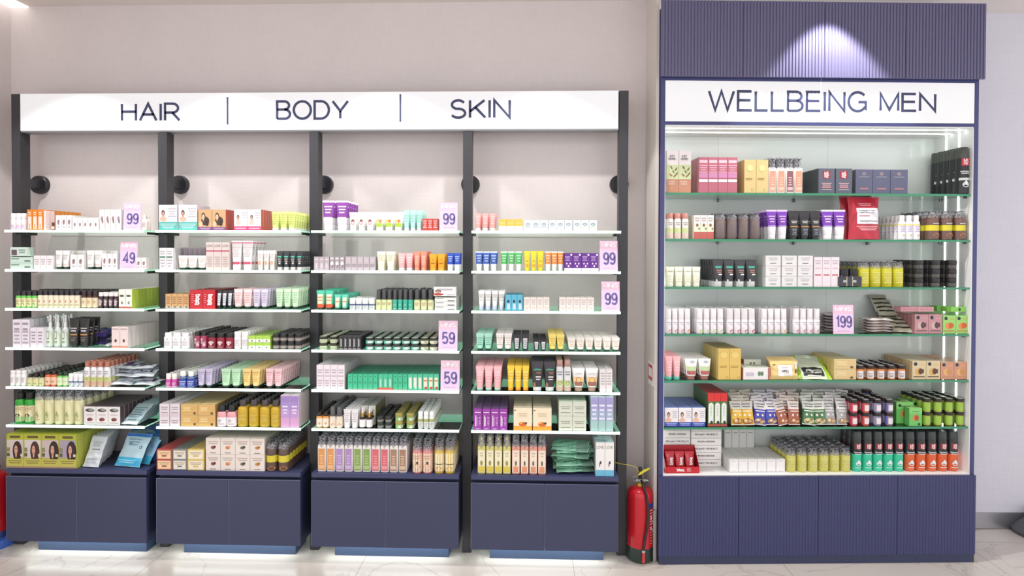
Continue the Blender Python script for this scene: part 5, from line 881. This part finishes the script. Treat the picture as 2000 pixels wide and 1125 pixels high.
# leaning rows of long sachets
def lean_row(b, s, px, n, size, col, art_, desc, grp, y0, dy, ang, dpx=0, thick=.012, rz=0, z=0.004):
    base = pouch(size[0], thick, size[1], col, art_)
    for i in range(n):
        o = base if i == 0 else copy_tree(base)
        one(o, b, s, px+dpx*i, y0+dy*i, z, (-ang, 0, rz+.05*math.sin(i*2.3)), '%s, %s of the leaning row, %s' % (desc, NUM[i] if i < 12 else 'last', place_name(b, s)), 'sachet', grp)
lean_row(0, 5, 252, 10, (.105, .155), 'BCD4DA', [('l', -.35, .35, .15, .85, 6, '7A9AA4'), ('r', -.5, .5, 0, .12, 'E4EEF0')], 'pale blue sachet', 'pale blue sachets leaning on the sixth shelf', .02, .022, 1.0, dpx=4.2, rz=-.1)
lean_row(0, 6, 177, 9, (.105, .17), 'D6DBE0', [('l', -.15, .3, .54, .6, 1, '6A7480'), ('l', -.3, .35, .65, .85, 3, 'A8B0B8'), ('l', -.3, .3, .1, .3, 2, 'B4BCC4')], 'silver-white pouch', 'silver-white pouches leaning on the first base', .03, .026, .42, dpx=3.4, rz=-.12, thick=.02)
BLU = [('r', -.5, .5, 0, .26, '3FB0D8'), ('r', -.5, .5, .9, 1, '3A78C8'), ('e', .28, .58, .06, .045, '3A6AA0'), ('e', .28, .58, .035, .025, 'BCD8E4'), ('l', -.3, .2, .6, .85, 3, '8AA8B8'), ('l', -.4, .3, .08, .2, 2, 'A0D8EC')]
for i, (px, v, z, rx, rz, w_, h_) in enumerate(((248, .045, .004, -.55, -.16, .17, .19), (272, .10, .004, -.6, -.3, .16, .18), (285, .16, .004, -.5, -.35, .16, .18), (268, .20, .06, -.9, .2, .15, .17), (280, .13, .12, -1.35, .5, .14, .16))):
    o = pouch(w_, .022, h_, ['BCD8E4', '8FC0DC', '4A80C8', '5A90D0', 'A4C8D4'][i], BLU if i < 2 else [('l', -.3, .3, .3, .7, 3, 'C8DCE8')], back='3A78C8')
    one(o, 0, 6, px, v, z, (rx, 0, rz), ['pale blue pouch with turquoise foot, frontmost on the first base', 'light blue pouch with turquoise foot, second behind the front one, first base', 'deep blue pouch standing at the right of the first base', 'blue pouch tilted at the back of the first base', 'pale blue pouch lying across the blue pouches, first base'][i], 'pouch', 'blue pouches on the first base')
# mint pouches piled on the fourth base
rnd = random.Random(11)
MP = [('r', -.5, .5, .68, .98, '7FA090'), ('l', -.3, .3, .2, .6, 4, '7CB49A'), ('e', -.38, .05, .04, .02, '26382E')]
for i in range(12):
    o = pouch(.10, .016, .21, ['A8DCC4', '9CD4BA', '88C4A8'][i % 3], MP)
    left = i % 2 == 0; l = i//2
    one(o, 3, 6, 1080 if i % 3 else 1086, .075+.03*(i % 3), .012+i*.0125, (-math.pi/2+.04, 0, math.pi/2*-1+rnd.uniform(-.18, .22)), 'mint green pouch lying in the pile, %s from the bottom, fourth base' % (NUM[i].replace('front', 'lowest')), 'pouch', 'mint pouches piled on the fourth base')
    o.rotation_euler = (-math.pi/2+.02, 0, -math.pi/2+rnd.uniform(-.3, .34)); o.rotation_mode = 'XYZ'
    o.rotation_euler.y = [.0, .03, -.02, .06, .0, .08, .03, .12, .05, .1, .12, .16][i]
# red pouches in the tall cabinet
RP = [('r', -.28, .42, .36, .74, 'E8E4EA'), ('l', -.22, .3, .6, .7, 2, '9A9098'), ('r', -.22, .12, .54, .56, 'B8444E'), ('l', -.2, .4, .40, .46, 1, '9A9098'), ('l', -.3, .4, .2, .32, 3, 'E8B0B4'), ('l', -.2, .2, .78, .86, 2, 'E4A0A8')]
for i, (px, v, hh, ww) in enumerate(((1687, .05, .245, .185), (1672, .10, .25, .19))):
    o = pouch(ww, .055, hh, 'B8283C', RP if i == 0 else [], gus=True); one(o, 4, 1, px, v, 0, (-.05, 0, 0), ['large red refill pouch with white label, in front', 'large plain red refill pouch standing behind the labelled one'][i], 'pouch', 'red refill pouches')
# snack pouches
SN = [('E0B43C', 'D8D4CC', 'A8604A', 'yellow'), ('4A4AA8', 'E4E0E0', 'C8A070', 'purple-blue'), ('A8604A', 'E0D4CC', 'C07A5A', 'brown'), ('4A7A4A', 'DCDCD4', 'E0CCA4', 'green'), ('A8A6A6', 'DCDAD8', 'B88A60', 'grey')]
seq = [0, 0, 1, 1, 2, 2, 3, 3, 4, 4]; xs = [1440, 1461, 1483, 1507, 1531, 1551, 1579, 1602, 1622, 1644]
base = {}
for r in range(5):
    for i, (k, px) in enumerate(zip(seq, xs)):
        c, tp, nut, nm = SN[k]
        if k not in base: base[k] = pouch(.072, .032, .136, c, [('r', -.5, .5, .66, 1, tp), ('l', -.34, .34, .72, .92, 2, '7A7A80'), ('l', -.36, .36, .54, .62, 1, 'F0ECE8'), ('e', -.18, .42, .09, .05, 'E8E0E0'), ('e', .18, .42, .09, .05, 'E8E0E0'), ('e', 0, .17, .4, .12, nut), ('e', -.15, .2, .14, .06, 'E8CCA0'), ('e', .16, .16, .14, .05, 'DDB888'), ('r', -.5, .5, 0, .05, 'E8E4E0')], back=tp); o = base[k]
        else: o = copy_tree(base[k])
        one(o, 4, 5, px, .036+.034*r, .003+.009*r, (-.26+.07*math.sin(i*3+r), .10*math.sin(i*4.3+r*1.7), .28*math.sin(i*5.1+r*2)), '%s snack pouch, %s of its pair, %s row, tall cabinet sixth shelf' % (nm, ['left', 'right'][i % 2], NUM[r]), 'snack pouch', 'snack pouches on the sixth shelf')
# wipes packs
for r in range(5):
    o = pouch(.165, .03, .105, 'EDD08A', [('r', -.24, .26, .2, .78, 'F6F2EE'), ('t', 'WIPES', .0, .40, .12, '3A3438', .22, .8), ('l', -.1, .1, .6, .7, 1, 'D8A0A0'), ('e', -.36, .8, .05, .03, '6A5A40'), ('e', .4, .45, .03, .12, '5A4A30'), ('r', .36, .46, .6, .9, 'E8DCE0')]) if r == 0 else copy_tree(o)
    one(o, 4, 4, 1531-2*r, .035+.036*r, .0, (-.06, 0, 0), 'yellow wet wipes pack, %s row, tall cabinet fifth shelf' % NUM[r], 'wipes pack', 'yellow wipes packs')
for r in range(3):
    o = pouch(.19, .035, .17, 'DDE6CC', [('r', -.5, -.36, 0, 1, 'A8D03C'), ('r', .36, .5, 0, 1, 'A8D03C'), ('r', -.3, .3, .1, .46, '30322E'), ('e', -.1, .28, .12, .1, 'D8DCD4'), ('l', 0, .26, .18, .36, 2, 'C8CCC4'), ('r', -.2, .2, .08, .12, 'E8E8E0')]) if r == 0 else copy_tree(o)
    one(o, 4, 4, 1592, .03+.03*r, .001, (-1.0+.04*r, 0, -.12), 'lime and white wet wipes pack, %s of the leaning row' % NUM[r], 'wipes pack', 'lime wipes packs')
for q in range(1, 5): pass
# flat packets on the fourth shelf of the tall cabinet
for l in range(6):
    o = pouch(.125, .020, .15, 'E4DCE2', [('l', -.3, .3, .3, .7, 3, 'C89A98')], back='8A7A6C') if l == 0 else copy_tree(o)
    one(o, 4, 3, 1638, .06, .012+.0175*l, (-math.pi/2, 0, .04*math.sin(l*2)), 'flat white sachet stacked behind the price card, %s from the bottom' % NUM[l].replace('front', 'lowest'), 'sachet', 'flat sachets behind the 199 card')
for l in range(5):
    o = pouch(.14, .020, .12, 'EFE6E6', [('l', -.3, .3, .3, .7, 3, 'B88A80')], back='8A7A6C') if l == 0 else copy_tree(o)
    one(o, 4, 3, 1721, .03, .012+.016*l, (-math.pi/2, 0, .06*math.sin(l*3)), 'flat white-brown sachet, stack right of the price card, %s from the bottom' % NUM[l].replace('front', 'lowest'), 'sachet', 'flat sachets right of the 199 card')
GP = [('r', -.4, .4, .2, .28, '30342A'), ('r', -.4, .4, .45, .53, '30342A'), ('r', -.4, .4, .7, .78, '30342A')]
for l, (px, v, z, rx, rz) in enumerate(((1765, .06, .004, -.9, -.5), (1752, .10, .03, -1.0, -.3), (1740, .14, .06, -1.05, -.15), (1735, .17, .09, -.85, -.1), (1728, .20, .105, -.7, 0))):
    o = pouch(.11, .016, .13, 'B8B4A0', GP, back='3A3E34') if l == 0 else copy_tree(o)
    one(o, 4, 3, px, v, z, (rx, 0, rz), 'sage pouch with black bars in the heap, %s from the front, tall cabinet' % NUM[l].replace('front', 'first'), 'pouch', 'sage pouches with black bars')
for i, (px, v, c, nm) in enumerate(((1768, .07, 'C48C94', 'mauve'), (1800, .065, 'CC929A', 'mauve'), (1836, .12, '6CC050', 'green'), (1862, .06, '88CC58', 'green'))):
    o = carton(.095, .06, .028, c, None, None, [('e', .1, .5, .08, .3, '2A3A30')] if i == 3 else [('l', -.4, .4, .3, .7, 1, 'B47A84')]); one(o, 4, 3, px, v, .125, (0, 0, .05*(i-1)), '%s carton lying flat on the cookie cartons, %s from left, tall cabinet' % (nm, ['first', 'second', 'third', 'fourth'][i]), 'carton', 'cartons lying on the cookie cartons')
# green cookie cartons among the jars of the sixth shelf
for i, (px, v, hh, ww) in enumerate(((1783, .04, .103, .075), (1762, .09, .125, .10), (1790, .13, .125, .08), (1768, .17, .12, .09))):
    o = carton(ww, .04, hh, '6CC060', 'A8D088', '5AA858', [('r', -.5, .5, .7, 1, '84CC70'), ('e', -.3 if i else .28, .85 if i else .1, .1, .07, '24302A'), ('e', 0, .46, .24, .18, 'E08A4A'), ('e', .08, .46, .18, .16, 'B04A2A'), ('l', -.3, .3, .78, .84, 1, '3A5A3A')]); one(o, 4, 5, px, v, 0, (0, 0, 0), 'green cookie carton among the jars, %s from the front, tall cabinet sixth shelf' % NUM[i].replace('front', 'first'), 'carton', 'green cookie cartons among the jars')
for i, (px, c) in enumerate(((1632, 'C03A4C'), (1655, 'C04838'), (1691, '5058A0'))):
    o = jar(.058, .058, .05, c, '3A2E30', [('r', -.4, .4, .2, .8, 'D8B0B4')], lidh=.24); one(o, 4, 5, px, .235, .112, (0, 0, 0), 'jar on the third level at the back of the sixth shelf, %s' % ['red, leftmost', 'red, middle', 'blue, rightmost'][i], 'jar', 'third-level jars at the back')
# red jars need support: the row behind reaches the same height
# white cartons with printed edge text on the cabinet floor
TXT = ['PROTEIN WAFER BAR', 'PER QUALITY, PRO RESULTS', 'PROTEIN WAFER BAR', 'PER QUALITY, PRO RESULTS', 'PROTEIN WAFER BAR', 'PER QUALITY, PRO RESULTS']
def flatbox(px0, px1, s, v, h, n, lab_, grp):
    ua, _ = KB.at(px0, 900, v); ub, _ = KB.at(px1, 900, v); w_ = ub-ua-.002
    for l in range(n):
        o = carton(w_, .11, h-.001, 'ECE9E6', 'DEDCD8', None, [('t', TXT[(l+s) % 6], .0, .42, .22, '4A464A', .2, .8), ('r', -.5, .5, .98, 1, 'C8C4C0')])
        o.location = KB.W((ua+ub)/2, v+.055, .5054+.0012+l*h); o.rotation_euler = (0, 0, KB.yaw); tag(o, lab_ % NUM[l].replace('front', 'lowest'), 'carton', grp); ALL.append(o); STK.append(-1)
flatbox(1297, 1348, 0, .13, .043, 6, 'white wafer bar carton, left stack, %s from the bottom, behind red tray', 'white wafer bar cartons')
flatbox(1349, 1409, 1, .13, .0425, 6, 'white wafer bar carton, right stack, %s from the bottom, cabinet floor', 'white wafer bar cartons')
# red display tray with pouches
ua, _ = KB.at(1300, 922, .03); ub, _ = KB.at(1366, 922, .03); w_ = ub-ua; d_ = .09
t = empty('display_tray', KB.W((ua+ub)/2, .03+d_/2, .5066), KB.yaw); tag(t, 'red cardboard display tray with white lettering on the cabinet floor at left', 'display box')
RD = mat('C42430', .35); RD2 = mat('A81C2A', .4); m = MB()
m.box(-w_/2, w_/2, -d_/2, d_/2, 0, .002, RD); m.box(-w_/2, w_/2, -d_/2, -d_/2+.002, 0, .036, RD); m.box(-w_/2, w_/2, d_/2-.002, d_/2, 0, .135, RD2)
for sx in (-1, 1):
    x = sx*(w_/2-.001); m.face([(x, -d_/2, 0), (x, d_/2, 0), (x, d_/2, .135), (x, -d_/2, .036)], RD2)
o = m.build('tray', t, smooth=False)
m = MB(); text(m, 'bloq', .015, .0046, mat('F4ECEC'), lambda x, z: (x, -d_/2-.0008, z), 1.1, .22, cx=-.012, cz=.012)
for k in range(4): m.box(.026, .05-.004*(k % 2), -d_/2-.0008, -d_/2-.0002, .010+k*.0055, .012+k*.0055, mat('EBC0C4'))
m.build('lettering', t, smooth=False)
for i in range(3):
    o = pouch(.054, .02, .105, 'C82434', [('v', 'bloq', .2, .48, .30, 'F2E8E8', .34), ('l', -.42, -.12, .5, .85, 4, 'E08A90')]) if i == 0 else copy_tree(o)
    p = KB.W((ua+ub)/2+(i-1)*.058, .03+d_/2-.005, .5092); o.location = p; o.rotation_euler = (-.22, 0, KB.yaw); tag(o, 'red snack pouch in the display tray, %s of three' % ['left', 'middle', 'right'][i], 'snack pouch', 'red pouches in the display tray'); ALL.append(o); STK.append(-1)
# price cards
def price(b, s, x0, x1, yt, num, lean=-.06, rz=0, v=.004, label=''):
    fr = KB if b == 4 else RK; z0 = (ZK if b == 4 else ZS[0])[s]+.0014; ym = 500+(z0-1.76)*-350
    ua, _ = fr.at(x0, ym, v); ub, _ = fr.at(x1, ym, v); _, zt = fr.at((x0+x1)/2, yt, v); w_ = ub-ua; h = zt-z0
    t = empty('price_card', fr.W((ua+ub)/2, v+.008, z0), fr.yaw+rz); t.rotation_euler[0] = lean
    m = MB(); m.box(-w_/2, w_/2, -.0015, .0015, 0, h, mat('EFC4DC', .3)); m.grid(lambda u, q: ((u-.5)*w_*.999, -.0019, h*(.08+.6*q)), 1, 1, mat('E6CBEA', .3)); m.build('card', t, smooth=False)
    m = MB(); text(m, 'MINIS', h*.12, h*.03, mat('FBF7F8'), lambda x, z: (x, -.0026, z), (w_*.78)/(text_w('MINIS', .16)*h*.12), .16, cz=h*.80)
    sx = (w_*(.62 if len(num) == 2 else .72))/(text_w(num, .2)*h*.36)
    text(m, num, h*.36, h*.062, mat('6A5E98'), lambda x, z: (x, -.0026, z), sx, .2, cx=w_*.03, cz=h*.24)
    m.box(-w_*.3, w_*.3, -.0026, -.002, h*.105, h*.112, mat('B48AB0')); m.build('lettering', t, smooth=False)
    m = MB(); m.box(-w_/2, w_/2, .002, .04, 0, .002, thin('acrylic', (.97, .97, .98), (1, 1, 1), .02)); m.build('acrylic_foot', t, smooth=False)
    tag(t, label, 'price card', 'pink MINIS price cards'); return t
price(0, 0, 239, 273, 396, '99', label='pale pink MINIS price card reading 99, top shelf of the first bay')
price(0, 1, 232, 266, 472, '49', rz=0, label='pink MINIS price card reading 49, second shelf of the first bay')
price(2, 0, 858, 893, 395, '99', label='pale pink MINIS price card reading 99, top shelf of the third bay')
price(2, 3, 856, 893, 627, '59', label='pink MINIS price card reading 59, fourth shelf of the third bay')
price(2, 4, 860, 897, 705, '59', label='pink MINIS price card reading 59, fifth shelf of the third bay')
price(3, 1, 1172, 1207, 470, '99', lean=-.12, label='glossy pink MINIS price card reading 99, second shelf of the fourth bay')
price(3, 2, 1175, 1211, 550, '99', lean=-.1, label='pink MINIS price card reading 99, third shelf of the fourth bay')
price(4, 3, 1629, 1669, 596, '199', label='pink MINIS price card reading 199 in the tall cabinet')

# goods that nothing in view shows are left out: first number and how many, in the order they were built
HIDDEN_RUNS = [3, 6, 12, 2, 15, 2, 18, 2, 21, 2, 24, 2, 27, 2, 30, 2, 33, 2, 42, 2, 45, 2, 48, 2, 56, 10, 70, 4, 78, 6, 85, 1, 87, 1, 91, 6, 101, 1, 103, 1, 105, 1, 109, 6, 119, 1, 121, 1, 123, 1, 128, 9, 139, 1, 145, 3, 153, 2, 156, 5, 164, 1, 177, 7, 192, 6, 201, 8, 215, 4, 228, 2, 234, 2, 237, 2, 253, 5, 259, 3, 263, 7, 274, 1, 278, 1, 280, 1, 292, 1, 326, 1, 332, 1, 369, 1, 371, 2, 374, 2, 377, 2, 380, 2, 383, 2, 387, 1, 405, 1, 417, 7, 431, 2, 434, 14, 501, 3, 506, 4, 543, 2, 551, 3, 557, 1, 559, 1, 563, 1, 565, 1, 567, 10, 579, 1, 581, 1, 583, 1, 585, 1, 587, 6, 599, 2, 602, 2, 605, 2, 608, 2, 611, 2, 616, 1, 618, 1, 620, 2, 627, 2, 634, 18, 655, 2, 658, 6, 668, 1, 670, 1, 672, 1, 680, 2, 691, 3, 695, 3, 699, 3, 703, 4, 711, 4, 718, 1, 721, 1, 725, 1, 731, 1, 739, 6, 746, 5, 752, 2, 760, 1, 762, 2, 766, 1, 768, 2, 776, 1, 778, 1, 782, 1, 784, 1, 795, 2, 801, 2, 804, 2, 860, 1, 863, 1, 875, 1, 898, 2, 901, 2, 977, 1, 981, 1, 987, 1, 989, 1, 993, 1, 995, 1, 997, 1, 1153, 1, 1157, 1, 1161, 1, 1164, 2, 1170, 1, 1175, 1, 1177, 1, 1206, 2, 1232, 2, 1236, 2, 1268, 1, 1270, 1, 1281, 6, 1297, 1, 1299, 3, 1311, 2, 1314, 2, 1320, 2, 1326, 3, 1332, 3, 1340, 4, 1351, 1, 1353, 1, 1361, 1, 1363, 2, 1371, 1, 1373, 1, 1381, 1, 1383, 1, 1395, 1, 1397, 1, 1401, 1, 1415, 1, 1417, 1, 1421, 1, 1427, 1, 1429, 1, 1435, 1, 1438, 1, 1442, 5, 1459, 3, 1484, 4, 1493, 3, 1505, 6, 1513, 1, 1515, 2, 1531, 1, 1566, 4, 1586, 3, 1864, 1, 1867, 1, 1875, 1, 1877, 1, 1879, 1, 1881, 1, 1883, 1, 2100, 6, 2109, 6, 2119, 2, 2122, 2, 2127, 6, 2174, 3, 2178, 3, 2197, 1, 2199, 1, 2207, 2, 2210, 3, 2220, 3, 2227, 2, 2232, 4, 2241, 5, 2249, 2, 2252, 1, 2256, 5, 2296, 1, 2307, 2, 2321, 1, 2370, 1, 2373, 2, 2534, 1, 2536, 1, 2545, 2, 2549, 1, 2552, 1, 2555, 1, 2557, 2, 2610, 1, 2613, 2, 2624, 3, 2628, 3, 2638, 1, 2640, 1, 2653, 1, 2664, 1, 2666, 1, 2674, 3, 2681, 1, 2695, 5, 2704, 2, 2707, 5, 2720, 1, 2724, 4, 2733, 1, 2735, 1, 2737, 1, 2744, 9, 2757, 2, 2766, 2, 2769, 2, 2772, 2, 2775, 2, 2791, 1, 2804, 2, 2807, 1, 2818, 1, 2821, 3, 2825, 3, 2831, 1, 2842, 2, 2845, 2, 2848, 2, 2851, 2, 2854, 2, 2857, 2, 2862, 9, 2873, 1, 2884, 3, 2888, 3, 2892, 3, 2914, 2, 2917, 2, 2920, 2, 2923, 2, 2926, 2, 2929, 2, 2943, 1, 2946, 2, 2951, 4, 2968, 3, 2976, 3, 2992, 3, 3000, 3, 3016, 3, 3024, 3, 3040, 3, 3048, 3, 3089, 1, 3091, 1, 3144, 1, 3149, 1, 3154, 2, 3172, 1, 3187, 2, 3422, 1]
gone = set()
for first, many in zip(HIDDEN_RUNS[::2], HIDDEN_RUNS[1::2]):
    for o in ALL[first:first+many]:
        gone.update(o.children); gone.add(o)
if gone: bpy.data.batch_remove(gone)
